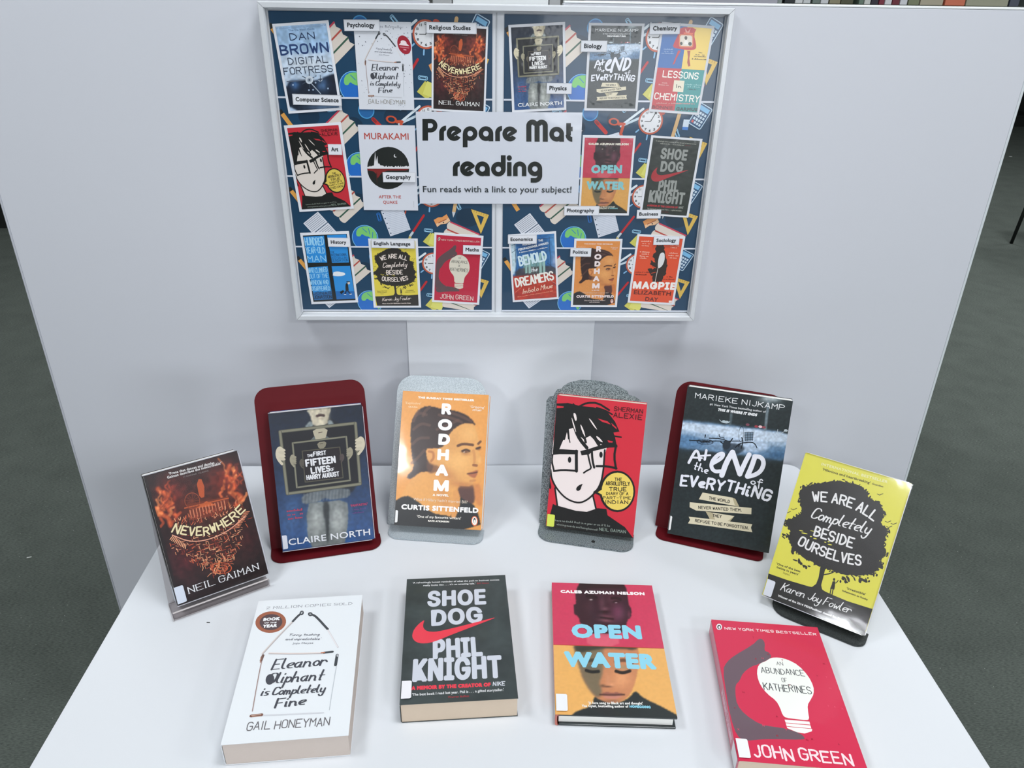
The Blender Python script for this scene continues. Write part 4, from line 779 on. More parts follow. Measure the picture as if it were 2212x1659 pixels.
# school icons of the patterned backing paper; traced frame 100 x 36.2, y down
def art_paper(w, h, seed):
    a = Art([(0, 0), (100, 0), (100, 36.2), (0, 36.2)], w, h, 0.4e-5); N = (18, 60, 90)
    a.rect(-1, -1, 101, 40, N); rg = random.Random(4)
    C = (214, 204, 194)
    def rot(pts, cx, cy, d): r = math.radians(d); return [(cx + x * math.cos(r) - y * math.sin(r), cy + x * math.sin(r) + y * math.cos(r)) for x, y in pts]
    for x, y, r_ in ((14, 8, 5), (55, 8, 6), (88, 20, 6), (34, 12, 5)):      # darker ghost shapes printed in the paper
        a.ell(x, y, r_, r_ * .8, (14, 46, 70))
    def pile(cx, cy, d, n, cols, L=15, T=4.2):
        for i in range(n):
            y = (i - n / 2) * T
            a.poly(rot([(-L / 2, y), (L / 2, y), (L / 2 - .9, y + T * .5), (L / 2, y + T), (-L / 2 + .8, y + T), (-L / 2, y + T * .8)], cx, cy, d), C, 0)
            a.ell(*rot([(-L / 2 + .4, y + T / 2)], cx, cy, d)[0], 1.3, T / 2, C, d)
            a.poly(rot([(-L / 2, y), (L / 2, y), (L / 2, y + .75), (-L / 2, y + .75)], cx, cy, d), cols[i])
    def clip(x, y, d, c=(150, 200, 230)):
        for q, w_ in ((1.0, 4.2), (.62, 2.9)):
            pts = rot(rrect(-w_ / 2, -q / 1.0, w_ / 2, q / 1.0 * .6, .55 * q, 3), x, y, d)
            a.stroke(pts, .28, c, 0, True)
    # pencil, notebook
    a.poly(rot([(-1, -6), (1, -6), (1, 5), (-1, 5)], 5, 12, -33), (222, 160, 76)); a.poly(rot([(-1, -8), (1, -8), (1, -6), (-1, -6)], 5, 12, -33), BLACK)
    a.poly(rot([(-5, -7), (5, -7), (5, -.2), (-5, -.2)], 14, 26, -38), (212, 216, 226)); a.poly(rot([(-5, .2), (5, .2), (5, 7), (-5, 7)], 14, 26, -38), (212, 216, 226))
    for i in range(7):
        for sg in (-1, 1):
            y = sg * (1.2 + i * .85); a.stroke(rot([(-4.3, y), (4.3, y)], 14, 26, -38), .22, (104, 116, 134))
    pile(28, 13.5, -42, 3, [(190, 62, 84), (178, 76, 66), (50, 88, 70)])
    # magnifier
    a.ell(41, 5, 3.8, 3.8, (34, 98, 158)); a.ell(41, 5, 3.8, 3.8, (70, 150, 205), ring=.5); a.stroke([(44, 9), (49, 14)], 1.8, (190, 48, 44)); a.stroke([(44, 9), (45, 10)], 1.2, (140, 40, 40))
    # globe
    a.ell(36, 31, 6.6, 6.8, (120, 190, 230)); a.ell(36, 31, 6.3, 6.5, (30, 104, 190)); a.poly([(31.5, 30), (32, 26.5), (35, 24.8), (39, 24.9), (41.5, 27.5), (42, 31), (40.5, 36), (39, 33), (38.5, 30.5), (36, 30), (34.5, 28.8), (33.5, 30.4)], (120, 196, 110), 1)
    for p in ([(35, 26), (37, 28)], [(38, 26), (38.5, 29)], [(40, 28), (39.6, 31)]): a.stroke(p, .35, (40, 120, 180))
    # scissors
    a.stroke([(57, 10), (66, 3)], 1.1, (214, 226, 234)); a.stroke([(56, 11), (65, 7)], 1.1, (190, 208, 220)); a.ell(52.5, 9, 2.6, 1.7, (196, 78, 48), 10, ring=1.0); a.ell(55.5, 17, 1.8, 2.9, (196, 78, 48), 20, ring=1.0); a.stroke([(55, 10), (57.5, 10)], 1.4, (196, 78, 48)); a.stroke([(57, 11), (56.3, 14)], 1.4, (196, 78, 48))
    # ruled sheet
    a.poly(rot([(-5.5, -7), (5.5, -7), (5.5, 6.3), (-5.5, 6.8)], 52, 22, -17), (206, 212, 224))
    for i in range(14): a.stroke(rot([(-4, -5.8 + i * .9), (5.2, -5.8 + i * .9)], 52, 22, -17), .14, (160, 172, 192))
    for i in range(5): a.ell(*rot([(-4.7, -5.5 + i * 2.7)], 52, 22, -17)[0], .32, .32, N)
    clip(43.5, 20, 78, (40, 110, 190)); clip(68, 27, 6); clip(83, 14, 65); clip(87, 29, -40); clip(25, 5, -8); clip(56, 3, 50)
    # brush
    a.stroke([(60, 28), (66, 19)], 1.1, (182, 34, 40)); a.stroke([(58.6, 30), (60, 28)], 1.2, (190, 200, 206)); a.poly([(57.2, 33), (58.2, 29.6), (59.4, 30.6)], (190, 170, 90))
    # clock
    a.ell(70, 8.6, 5.9, 6.1, (190, 92, 66)); a.ell(70, 8.6, 5.1, 5.3, (222, 224, 228)); a.ell(75, 4, 1.8, 1.5, (190, 78, 60), 45)
    for i in range(12): t = i * PI / 6; q = (70 + 4.2 * math.sin(t), 8.6 - 4.3 * math.cos(t)); a.text(str(i or 12), q[0] - .5, q[1] + .5, q[0] + .5, q[1] + .5, 1.1, (40, 44, 50), 'g', .1)
    a.stroke([(70, 8.6), (71.8, 5.2)], .35, BLACK); a.stroke([(70, 8.6), (67.2, 8.6)], .3, BLACK); a.stroke([(64.6, 12.6), (63.4, 13.6)], .7, (130, 180, 220)); a.stroke([(69, 15), (68.8, 17)], .7, (130, 180, 220))
    # sharpener
    a.poly(rot([(-3.6, -2.2), (-1, -2.6), (1, -2), (3.6, -2.6), (3.9, 1.2), (1.4, 1.9), (-1.2, 1.2), (-3.5, 1.8)], 75, 22, -22), (222, 150, 88)); a.poly(rot([(-3.4, .1), (3.8, -.4), (3.9, 1.2), (1.4, 1.9), (-1.2, 1.2), (-3.5, 1.8)], 75, 22, -22), (230, 186, 146)); a.stroke(rot([(-2, .1), (2.4, -.2)], 75, 22, -22), .35, (150, 60, 36)); a.ell(*rot([(.4, .8)], 75, 22, -22)[0], .35, .35, BLACK)
    # sticky notes
    a.poly(rot([(-3.2, -3), (3, -3), (3, 3.2), (-3.2, 3.2)], 69.5, 32.4, 40), (200, 196, 90)); a.poly(rot([(-3, -3), (3, -3), (3, 3), (-3, 3)], 71.6, 32, 22), (214, 212, 110))
    pile(84, 31, 24, 3, [(196, 62, 84), (178, 70, 62), (60, 92, 74)], 16)
    # pencil, eraser, calculator, set square
    a.stroke([(84, 2), (81, 17)], 1.7, (206, 170, 120)); a.poly([(80.1, 17), (81.8, 17.3), (80.6, 20)], (196, 200, 206))
    a.poly(rot([(-1.4, -2.4), (1.4, -2.4), (1.4, 2.4), (-1.4, 2.4)], 87, 10, 3), (200, 214, 228)); a.poly(rot([(-1.4, 1), (1.4, 1), (1.4, 2.4), (-1.4, 2.4)], 87, 10, 3), (64, 124, 200))
    a.poly(rot(rrect(-3.6, -5.4, 3.6, 5.4, .8, 3), 93.5, 6, 28), (190, 214, 232)); a.poly(rot(rrect(-3.2, -5, 3.2, 5, .6, 3), 93.5, 6, 28), (26, 72, 112)); a.poly(rot([(-2.6, -4.4), (2.6, -4.4), (2.6, -2.4), (-2.6, -2.4)], 93.5, 6, 28), (120, 180, 220))
    for i in range(4):
        for j in range(4): a.poly(rot([(-2.5 + i * 1.35, -1.7 + j * 1.6), (-1.5 + i * 1.35, -1.7 + j * 1.6), (-1.5 + i * 1.35, -.6 + j * 1.6), (-2.5 + i * 1.35, -.6 + j * 1.6)], 93.5, 6, 28), (196, 214, 228) if (i, j) != (0, 3) else (200, 70, 60))
    a.poly([(89.5, 15.5), (98.5, 18.5), (94.4, 28.5)], (216, 180, 84)); a.poly([(92.4, 18.4), (96, 19.6), (94.4, 24)], N)
    for i in range(7): x = 90 + i * 1.2; a.stroke([(x, 15.8 + i * .4), (x - .2, 16.7 + i * .4)], .18, (150, 116, 40))
    a.poly([(-1, 35.4), (101, 35.4), (101, 37), (-1, 37)], (208, 214, 226))
    return a

def art_title(w, h):
    a = Art([(48, 68), (2152, 68), (2095, 1222), (95, 1222)], w, h, 1e-5); a.rect(-200, -200, 2500, 1600, (208, 213, 224)); K = (18, 24, 20)
    def ring(cx, cy, R, r, a0=0, a1=360): a.ell(cx, cy, R, R, K, ring=R - r, a0=a0, a1=a1)
    def rc(x0, y0, x1, y1): a.rect(x0, y0, x1, y1, K)
    rc(132, 158, 202, 432); ring(235, 243, 86, 30, -90, 90); rc(200, 157, 236, 213); rc(200, 273, 236, 329)
    def r_(x, y0, y1): rc(x, y0 + 86, x + 60, y1); ring(x + 87, y0 + 86, 87, 27, 180, 270)
    def e_(x, y): ring(x, y, 94, 34, 32, 325); a.stroke([(x - 14, y + 16), (x + 66, y - 36)], 40, K); a.stroke([(x + 6, y + 3), (x + 68, y - 36)], 46, K)
    def a_(x, y, y1): ring(x, y, 93, 35); rc(x + 33, y, x + 93, y1)
    r_(342, 243, 430); e_(530, 340); ring(732, 340, 92, 35); rc(638, 340, 698, 512); a_(930, 340, 436); r_(1047, 243, 434); e_(1232, 342)
    ring(1518, 238, 78, 14, 180, 360); ring(1634, 238, 78, 14, 180, 360); rc(1440, 237, 1504, 437); rc(1544, 237, 1608, 437); rc(1648, 237, 1712, 437)
    a_(1824, 342, 436); rc(1946, 202, 2004, 356); rc(1946, 248, 2026, 304); ring(2022, 352, 84, 26, 90, 180)
    r_(512, 690, 872); e_(697, 782); a_(884, 782, 872); ring(1086, 785, 92, 35); rc(1118, 610, 1178, 785); a.ell(1224, 644, 32, 34, K); rc(1196, 696, 1252, 872)
    ring(1356, 772, 84, 28, 180, 360); rc(1272, 771, 1329, 872); rc(1383, 771, 1440, 872); ring(1548, 780, 92, 35); rc(1583, 780, 1640, 866); ring(1548, 862, 92, 34, 0, 90); rc(1494, 896, 1549, 954)
    a.text('Fun reads with a link to your subject!', 136, 1078, 2010, 1078, 80, (48, 54, 58), 'g', .03)
    return a
# ------------------------------------------------------------------ the room
wall_m = mat('painted wall', (205, 207, 208), 0.8); ceil_m = mat('ceiling tile', (225, 226, 226), 0.9)
def carpet():
    m = mat('carpet', (94, 101, 96), 0.95, vary=0.22, scale=9, bump=0.6, bscale=900, spec=0.1); nt = m.node_tree; b = nt.nodes['Principled BSDF']
    tc = nt.nodes.new('ShaderNodeTexCoord'); mp = nt.nodes.new('ShaderNodeMapping'); mp.inputs['Scale'].default_value = (120, 520, 100)
    n = nt.nodes.new('ShaderNodeTexNoise'); n.inputs['Scale'].default_value = 1.0; n.inputs['Detail'].default_value = 3
    cr = nt.nodes.new('ShaderNodeValToRGB'); cr.color_ramp.elements[0].position = 0.30; cr.color_ramp.elements[0].color = (0.62, 0.62, 0.62, 1); cr.color_ramp.elements[1].position = 0.72; cr.color_ramp.elements[1].color = (1.25, 1.25, 1.25, 1)
    v = nt.nodes.new('ShaderNodeTexVoronoi'); v.inputs['Scale'].default_value = 42; v.inputs['Randomness'].default_value = 1
    lt = nt.nodes.new('ShaderNodeMath'); lt.operation = 'LESS_THAN'; lt.inputs[1].default_value = 0.045
    old = b.inputs['Base Color'].links[0].from_socket
    mu = nt.nodes.new('ShaderNodeMix'); mu.data_type = 'RGBA'; mu.blend_type = 'MULTIPLY'; mu.inputs[0].default_value = 1
    m2 = nt.nodes.new('ShaderNodeMix'); m2.data_type = 'RGBA'; m2.inputs[7].default_value = (.34, .36, .34, 1)
    L = nt.links.new; L(tc.outputs['Object'], mp.inputs['Vector']); L(mp.outputs[0], n.inputs['Vector']); L(n.outputs['Fac'], cr.inputs[0]); L(old, mu.inputs[6]); L(cr.outputs[0], mu.inputs[7])
    L(tc.outputs['Object'], v.inputs['Vector']); L(v.outputs['Distance'], lt.inputs[0]); L(lt.outputs[0], m2.inputs[0]); L(mu.outputs[2], m2.inputs[6]); L(m2.outputs[2], b.inputs['Base Color'])
    return m
def struct(name, a, b, m):
    o = box_obj(name, a, b, m); tag(o, kind='structure'); return o
struct('floor', (-6, -6, -0.05), (9.5, 10, 0), carpet())
struct('ceiling', (-6, -6, 2.8), (9.5, 10, 2.85), ceil_m)
struct('wall_left', (-6.1, -6, 0), (-6, 10, 2.8), wall_m); struct('wall_right', (9.5, -6, 0), (9.6, 10, 2.8), wall_m)
struct('wall_back', (-6, 10, 0), (9.5, 10.1, 2.8), wall_m)
bm = bmesh.new()
for a, b in (((-6, -6.1, 0), (0.4, -6, 2.8)), ((3.4, -6.1, 0), (9.5, -6, 2.8)), ((0.4, -6.1, 0), (3.4, -6, 0.35)), ((0.4, -6.1, 1.28), (3.4, -6, 2.8))): box(bm, a, b)
tag(link('wall_front', mesh_of(bm), mat('grey blue wall', (120, 128, 134), .8)), kind='structure')
win = tag(link('added_window', mesh_of((lambda q: (box(q, (0.4, -6.08, 0.35), (3.4, -6.07, 1.28)), q)[1])(bmesh.new())), clear_mat('added window glass')), kind='structure')  # unseen low window, added for frontal fill and the glossy board's reflection
for x in (0.4, 1.4, 2.4, 3.34): box_obj('added_window_frame', (x, -6.1, 0.35), (x + 0.06, -6.02, 1.28), mat('white plastic', (230, 232, 234), 0.4), win)

def emis(name, rgb, s):
    m = bpy.data.materials.new(name); m.use_nodes = True; b = m.node_tree.nodes['Principled BSDF']; b.inputs['Emission Color'].default_value = (*lin(rgb), 1); b.inputs['Emission Strength'].default_value = s; return m
dif_m = emis('lamp diffuser', (244, 249, 255), 3.0)
WHERE = ['over the left end of the display', 'straight over the display desk', 'added over the aisle to brighten the carpet right of the display', 'behind the photographer on the left', 'added as frontal fill behind the camera on the right', 'far back in the left corner of the room', 'added as frontal fill far behind the camera in the middle', 'beyond the display on the left', 'beyond the display in the middle', 'beyond the display on the right', 'over the far aisle', 'over the far right chairs']
for (x, y, p, sx, sy), wh in zip(PANELS, WHERE):
    sx, sy = sx / 2 + .01, sy / 2 + .01
    t = empty('ceiling_lamp', Matrix.Translation((x, y, 2.8))); tag(t, 'white ceiling light panel ' + wh, 'ceiling lamp', 'ceiling light panels')
    link('diffuser', mesh_of((lambda q: (box(q, (-sx, -sy, -.012), (sx, sy, -.008)), q)[1])(bmesh.new())), dif_m, t)
    bm = bmesh.new(); e = .02; box(bm, (-sx - e, -sy - e, -.02), (sx + e, -sy, 0)); box(bm, (-sx - e, sy, -.02), (sx + e, sy + e, 0)); box(bm, (-sx - e, -sy, -.02), (-sx, sy, 0)); box(bm, (sx, -sy, -.02), (sx + e, sy, 0)); link('frame', mesh_of(bm), mat('white metal', (232, 234, 236), 0.4), t)

# ------------------------------------------------------------------ display unit: upright panels, centre strip, desk
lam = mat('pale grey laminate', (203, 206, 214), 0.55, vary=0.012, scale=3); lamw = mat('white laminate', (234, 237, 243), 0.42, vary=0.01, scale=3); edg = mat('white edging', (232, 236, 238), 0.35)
XL, XR, ZT = -0.698, 0.7435, 1.4475
pn = empty('display_screen', Matrix.Translation((0.02, 0.009, 0))); tag(pn, 'wide pale grey upright screen carrying the noticeboard, white strip down its middle', 'partition')
off = Matrix.Translation((-0.02, -0.009, 0))
def part(name, a, b, m, bevel=0.0008): return box_obj(name, a, b, m, pn, bevel, off)
part('left_panel', (XL + .003, 0, 0.02), (-0.077, 0.018, ZT - .003), lam); part('right_panel', (0.098, 0, 0.02), (XR - .004, 0.018, ZT - .003), lam)
part('centre_panel', (-0.127, -0.0035, 0.02), (0.1672, -0.0002, 1.436), lamw, .0005)
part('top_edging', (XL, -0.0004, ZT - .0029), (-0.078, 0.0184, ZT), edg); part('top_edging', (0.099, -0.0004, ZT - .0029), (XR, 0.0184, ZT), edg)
part('side_edging', (XL, -0.0004, 0.02), (XL + .0029, 0.0184, ZT - .003), mat('grey edging', (184, 187, 196), 0.4)); part('side_edging', (XR - .0039, -0.0004, 0.02), (XR, 0.0184, ZT - .003), mat('highlight edging', (205, 212, 216), 0.35))  # right strip's lighter colour stands in for a highlight on the panel's chamfer
part('rear_post', (-0.0475, 0.03, 0.0), (0.0807, 0.16, 1.46), edg, .002); part('rear_post', (-.074, .03, 0), (-.0485, .09, 1.455), mat('post grey', (168, 170, 172), 0.5), .001); part('rear_post', (.0817, .03, 0), (.0965, .09, 1.455), mat('post grey', (168, 170, 172), 0.5), .001)
for x in (XL + .05, XR - .11): part('foot', (x, -.12, 0), (x + .06, .16, .0195), mat('foot grey', (120, 124, 126), 0.5), .003)
dk = empty('display_desk', Matrix.Translation((0.028, -0.43, 0))); tag(dk, 'white laminated desk top projecting from the foot of the grey screen', 'desk')
desk_m = mat('white desk laminate', (212, 216, 221), 0.38, vary=0.012, scale=4)
prism_obj('desk_top', [(x - .028, y + .43) for x, y in rrect(-.482, -.865, .538, -.0045, [.02, .02, .022, .022])], DESK - .025, DESK, desk_m, dk, None, .0012)
for x in (-.40, .44): box_obj('leg_panel', (x - .028, -.30, 0), (x - .008, .36, DESK - .0255), mat('desk leg', (200, 204, 208), 0.5), dk, .001)
box_obj('modesty_panel', (-.40, .30, .25), (.42, .318, DESK - .0255), mat('desk leg', (200, 204, 208), 0.5), dk, .001)
c_ = on_z(450, 1345, DESK); o = box_obj('crumb', (-.0022, -.0006, 0), (.0022, .0006, .0006), mat('dark grit', (40, 40, 40), .9), None, .0002, Matrix.Translation(c_) @ Matrix.Rotation(-.1, 4, 'Z')); tag(o, 'tiny dark crumb lying on the white desk near the fiery skull-like city book', 'crumb')

# ------------------------------------------------------------------ noticeboard
YB = -0.018
def rect_px(q, y):
    P = [on_y(*p, y) for p in q]; c = sum(P) / 4; r = (P[1] - P[0]) + (P[2] - P[3]); u = (P[0] - P[3]) + (P[1] - P[2])
    w = (np.linalg.norm(P[1] - P[0]) + np.linalg.norm(P[2] - P[3])) / 2; h = (np.linalg.norm(P[0] - P[3]) + np.linalg.norm(P[1] - P[2])) / 2
    an = (math.atan2(r[2], r[0]) + math.atan2(-u[0], u[2])) / 2
    return c, w, h, an
def sheet_mtx(c, an, y): return mtx((math.cos(an), 0, math.sin(an)), (-math.sin(an), 0, math.cos(an)), (0, -1, 0), (c[0], y, c[2]))
bd = empty('noticeboard', Matrix.Translation((0, -0.0036, 1.2))); tag(bd, 'white framed noticeboard hung on the grey screen above the books, covered with cover prints', 'noticeboard')
bl = on_y(640, 694, -.030); br = on_y(1496, 693, -.030); tl = on_y(554, 3, -.030); tr_ = on_y(1594, 17, -.030)
bx0, bx1, bz0, bz1 = (bl[0] + tl[0]) / 2, (br[0] + tr_[0]) / 2, (bl[2] + br[2]) / 2, (tl[2] + tr_[2]) / 2
bo = Matrix.Translation((0, 0.0036, -1.2)); fm = mat('frame white metal', (204, 208, 213), 0.28, 0.0, 0.3); bw = mat('board white', (220, 224, 230), 0.3)
box_obj('backing', (bx0 + .004, -.0165, bz0 + .004), (bx1 - .004, -.0037, bz1 - .004), bw, bd, 0, bo)
FWD = .0095
def bar(pts_out, pts_in):   # mitred frame bar with a sloping inner lip
    bm = bmesh.new(); (a, b), (c, d) = pts_out, pts_in
    lerp = lambda p, q, t: (p[0] + (q[0] - p[0]) * t, p[1] + (q[1] - p[1]) * t)
    prof = [(0, -.0037), (0, -.0285), (.12, -.030), (.72, -.030), (.86, -.0275), (.9, -.0195), (1.0, -.019), (1.0, -.0167)]
    rows = [[bm.verts.new((q[0], y, q[1])) for q in (lerp(a, c, t), lerp(b, d, t))] for t, y in prof]
    for i in range(len(rows) - 1): bm.faces.new((rows[i][0], rows[i][1], rows[i + 1][1], rows[i + 1][0]))
    bm.faces.new([r[0] for r in rows]); bm.faces.new([r[1] for r in rows][::-1]); bm.faces.new((rows[0][0], rows[-1][0], rows[-1][1], rows[0][1]))
    link('frame_bar', mesh_of(bm), fm, bd, bo)
g = .00025; i_ = FWD
bar(((bx0 + g, bz1), (bx1 - g, bz1)), ((bx0 + i_ + g, bz1 - i_), (bx1 - i_ - g, bz1 - i_))); bar(((bx0 + g, bz0), (bx1 - g, bz0)), ((bx0 + i_ + g, bz0 + i_), (bx1 - i_ - g, bz0 + i_)))
bar(((bx0, bz0 + g), (bx0, bz1 - g)), ((bx0 + i_, bz0 + i_ + g), (bx0 + i_, bz1 - i_ - g))); bar(((bx1, bz0 + g), (bx1, bz1 - g)), ((bx1 - i_, bz0 + i_ + g), (bx1 - i_, bz1 - i_ - g)))
cx0 = on_y(1071, 350, YB)[0]; box_obj('divider', (cx0, -.0185, bz0 + .0095), (cx0 + .0012, -.0167, bz1 - .0095), mat('divider', (190, 194, 200), .4), bd, .0002, bo)
paper_m = mat('white card', (222, 225, 232), 0.45, vary=.01); pr_m = art_mat('glossy paper print', (1, 1, 1), .3, .35, 0.2); matte = art_mat('card print', (1, 1, 1), .45, 0.0)

def sheet(name, c, w, h, an, y, thick, m, label, cat, group=None):
    bm = bmesh.new(); box(bm, (-w / 2, -h / 2, -thick), (w / 2, h / 2, 0)); o = link(name, mesh_of(bm), m); o.matrix_world = sheet_mtx(c, an, y)
    tag(o, label, cat, group); return o
# patterned backing paper, four strips on each half
zr = [on_y(x, y, YB)[2] for x, y in ((1063, 30), (624, 212), (640, 382), (652, 534), (1063, 672))]
cols = [(on_y(575, 25, YB)[0] * .5 + on_y(653, 672, YB)[0] * .5, on_y(1063, 350, YB)[0]), (on_y(1087, 350, YB)[0], on_y(1568, 38, YB)[0] * .5 + on_y(1484, 672, YB)[0] * .5)]
ROWN = ['top', 'second', 'third', 'bottom']; CN = ['left', 'right']; pm = None
for ci, (xa, xb) in enumerate(cols):
    for ri in range(4):
        z1, z0 = zr[ri], zr[ri + 1]
        if pm is None: pm = art_paper(xb - xa, zr[1] - zr[2], 0).mesh()
        o = sheet('patterned_paper', ((xa + xb) / 2, 0, (z0 + z1) / 2), xb - xa, z1 - z0 - .0001, 0, YB, .0006, paper_m, 'navy paper strip of school icons, %s strip on the %s half of the noticeboard' % (ROWN[ri], CN[ci]), 'paper', 'patterned paper strips backing the noticeboard')
        q = link('printed_pattern', pm, None, o, Matrix.Translation((-(xb - xa) / 2, -(z1 - z0) / 2 if ri < 3 else -(z1 - z0) / 2, .00012)) @ Matrix.Diagonal((1, (z1 - z0) / (zr[1] - zr[2]), 1, 1)))
        if not pm.materials: pm.materials.append(art_mat('navy paper', (1, 1, 1), .32, .35, 0.12))

# ------------------------------------------------------------------ designs, built once at book size
BW, BH = .129, .198
DES = {}
def design(k):
    if k not in DES:
        fn, w, h = {'glasses': (art_glasses, BW, BH), 'tree': (art_tree, BW, BH), 'city': (art_city, .1138, .1748), 'boy': (art_boy, BW, BH), 'profile': (art_profile, BW, BH), 'bicycle': (art_bicycle, .1454, .2233), 'matches': (art_matches, BW, BH),
            'matchesp': (lambda w, h: art_matches(w, h, True), BW, BH), 'tick': (art_tick, BW, BH), 'faces': (art_faces, .134, .210), 'bulb': (art_bulb, BW, BH), 'vault': (art_vault, .1, .155), 'quarters': (art_quarters, .1, .155), 'moon': (art_moon, .1, .148), 'window': (art_window, .1, .155), 'skyline': (art_skyline, .1, .15), 'feather': (art_feather, .1, .15)}[k]
        DES[k] = (fn(w, h).mesh(), w, h)
    return DES[k]
def put_print(k, parent, w, h, x0, y0, z, m):
    me, dw, dh = design(k)
    o = bpy.data.objects.new('cover_print', me); COL.objects.link(o); o.parent = parent
    if not me.materials: me.materials.append(m)
    o.material_slots[0].link = 'OBJECT'; o.material_slots[0].material = m
    o.matrix_local = Matrix.Translation((x0, y0, z)) @ Matrix.Diagonal((w / dw, h / dh, w / dw, 1)); return o

P = [('vault', (.045, .03), [(587.2, 51.8), (710.1, 43.6), (738.2, 237.6), (623.8, 245.8)], 'pale blue thriller cover print with a bank vault wheel, first in the top row', None),
 ('matchesp', (.0, .0), [(763.6, 46.1), (887.5, 47.2), (895.1, 238), (776, 235.7)], 'dotted white cover print with a matchstick house and round red badge', None),
 ('city', (.035, .025), [(935.3, 51.8), (1056.3, 57), (1047, 243), (930, 240.5)], 'dark cover print with an upside-down red burning city, left of the board divider', None),
 ('boy', (.045, .03), [(1097.3, 54), (1220.2, 47.2), (1223.8, 238), (1107, 242.5)], 'cover print of a headless boy in nested frames, right of the board divider', None),
 ('bicycle', (.045, .03), [(1272.4, 49), (1393.2, 50.7), (1376.3, 239.7), (1261.7, 239.1)], 'black cover print with a fallen bicycle and white brush lettering', None),
 ('quarters', (.045, .03), [(1430.4, 48.1), (1544.7, 55.3), (1509.1, 248.6), (1400.4, 240.5)], 'cover print quartered blue, yellow, red and teal in the top right corner', None),
 ('glasses', (.05, .03), [(612.6, 270.9), (736.2, 264.1), (764.8, 450.7), (647.3, 457.8)], 'red cover print of a drawn face with black spectacles on the noticeboard', (.84, .86, .80)),
 ('moon', (0, 0), [(772.8, 269.4), (895.9, 271.3), (903.4, 454.7), (786.2, 453.7)], 'white cover print with a black disc, moon and thin city skyline', None),
 ('faces', (.04, .03), [(1259.9, 292.1), (1373.8, 293), (1357.8, 465), (1248.2, 465)], 'red and orange cover print of two half faces with blue letters on the noticeboard', (.86, .84, .72)),
 ('tick', (.045, .025), [(1406.9, 293), (1518.4, 299.6), (1486.3, 470.6), (1380.9, 463.2)], 'black cover print with a red tick and tall grey letters on the noticeboard', (.5, .5, .42)),
 ('window', (.05, .035), [(647.5, 502.8), (753.3, 499.8), (774.2, 653), (673.3, 657.3)], 'black and blue window-pane cover print with a man pulling a suitcase', None),
 ('tree', (.05, .03), [(796, 516.7), (902.5, 514.7), (909.4, 664.5), (806.6, 664.5)], 'yellow cover print with a black tree in the bottom row of the noticeboard', (.94, .82, .78)),
 ('bulb', (.045, .03), [(937.7, 501.8), (1044.7, 509.7), (1034.8, 658.5), (933.7, 652)], 'red cover print of a hand round a white bulb on the noticeboard', (.8, .74, .66)),
 ('skyline', (.04, .03), [(1098, 506.7), (1201.5, 499.5), (1206.5, 645.5), (1107.7, 653.1)], 'blue to red cover print with a bridge-framed city skyline', None),
 ('profile', (.045, .03), [(1241.2, 516), (1344.9, 516), (1332.4, 663.3), (1232.5, 662.9)], 'orange cover print of a woman in profile on the noticeboard', (.92, .80, .80)),
 ('feather', (.045, .03), [(1377.5, 506), (1481.4, 511), (1454.3, 658.6), (1355.1, 653.8)], 'orange-red cover print with a dark feather in the bottom right corner', None)]
for k, (mx_, my_), q, lab, tint in P:
    y = YB - .0012; c, w, h, an = rect_px(q, y)
    o = sheet('poster', c, w, h, an, y, .0006, paper_m, lab, 'poster', 'book cover prints on the noticeboard')
    m = art_mat('print ' + k, tint or (1, 1, 1), .3, .35, .2) if tint else pr_m
    put_print(k, o, w * (1 - 2 * mx_), h * (1 - 2 * my_), -w / 2 + w * mx_, -h / 2 + h * my_, .00015, m)
c, w, h, an = rect_px([(899, 242), (1258, 242), (1249, 440), (906, 440)], YB - .0019)
o = sheet('title_sheet', c, w, h, an, YB - .0019, .0004, paper_m, 'large white title sheet with bold black heading in the middle of the noticeboard', 'sign')
me = art_title(w, h).mesh(); me.materials.append(pr_m); link('printed_title', me, None, o, Matrix.Translation((-w / 2, -h / 2, .00015)))
L = [('Computer Science', [(631.1, 203.1), (736.9, 205.4), (738.6, 228.7), (633.1, 226.6)]), ('Psychology', [(741.8, 41.2), (818.8, 43.1), (821.3, 68), (743.8, 66.4)]), ('Religious Studies', [(920.2, 46.9), (1029.7, 49.3), (1029.7, 74.1), (921.2, 71.6)]),
 ('Physics', [(1181.1, 178.7), (1235.6, 179.9), (1234.5, 203.1), (1180.3, 202.6)]), ('Biology', [(1255.2, 87.1), (1312.3, 88), (1310.7, 112.9), (1254.4, 111.7)]), ('Chemistry', [(1404.2, 48.6), (1469.6, 50.2), (1468.6, 74.4), (1402.4, 73.5)]),
 ('Art', [(708, 311.6), (737.4, 311.9), (739.2, 334.5), (709.8, 334.2)]), ('Geography', [(826.3, 371.9), (897.4, 372.2), (898.5, 394.5), (827.8, 393.4)]), ('Photography', [(1219, 444.4), (1294.7, 445.7), (1293.8, 465.3), (1218.1, 465.4)]),
 ('Business', [(1376.3, 453), (1427.9, 453.4), (1427.3, 472.6), (1374.8, 471.5)]), ('History', [(707.5, 513.7), (755.9, 514.1), (757.3, 533.2), (709.1, 533)]), ('English Language', [(801, 516.3), (895.9, 517.7), (895.9, 536.6), (802.4, 536)]),
 ('Maths', [(1000.5, 530), (1042.1, 530.6), (1041.1, 549.9), (999.9, 549.1)]), ('Economics', [(1096.9, 507.7), (1159.8, 507.7), (1159.4, 526.8), (1097.3, 526.8)]), ('Politics', [(1232.5, 536), (1277.7, 536), (1276.4, 554.8), (1231.4, 554)]), ('Sociology', [(1412.6, 509.9), (1468.4, 510.6), (1466.9, 529.4), (1411.1, 528.4)])]
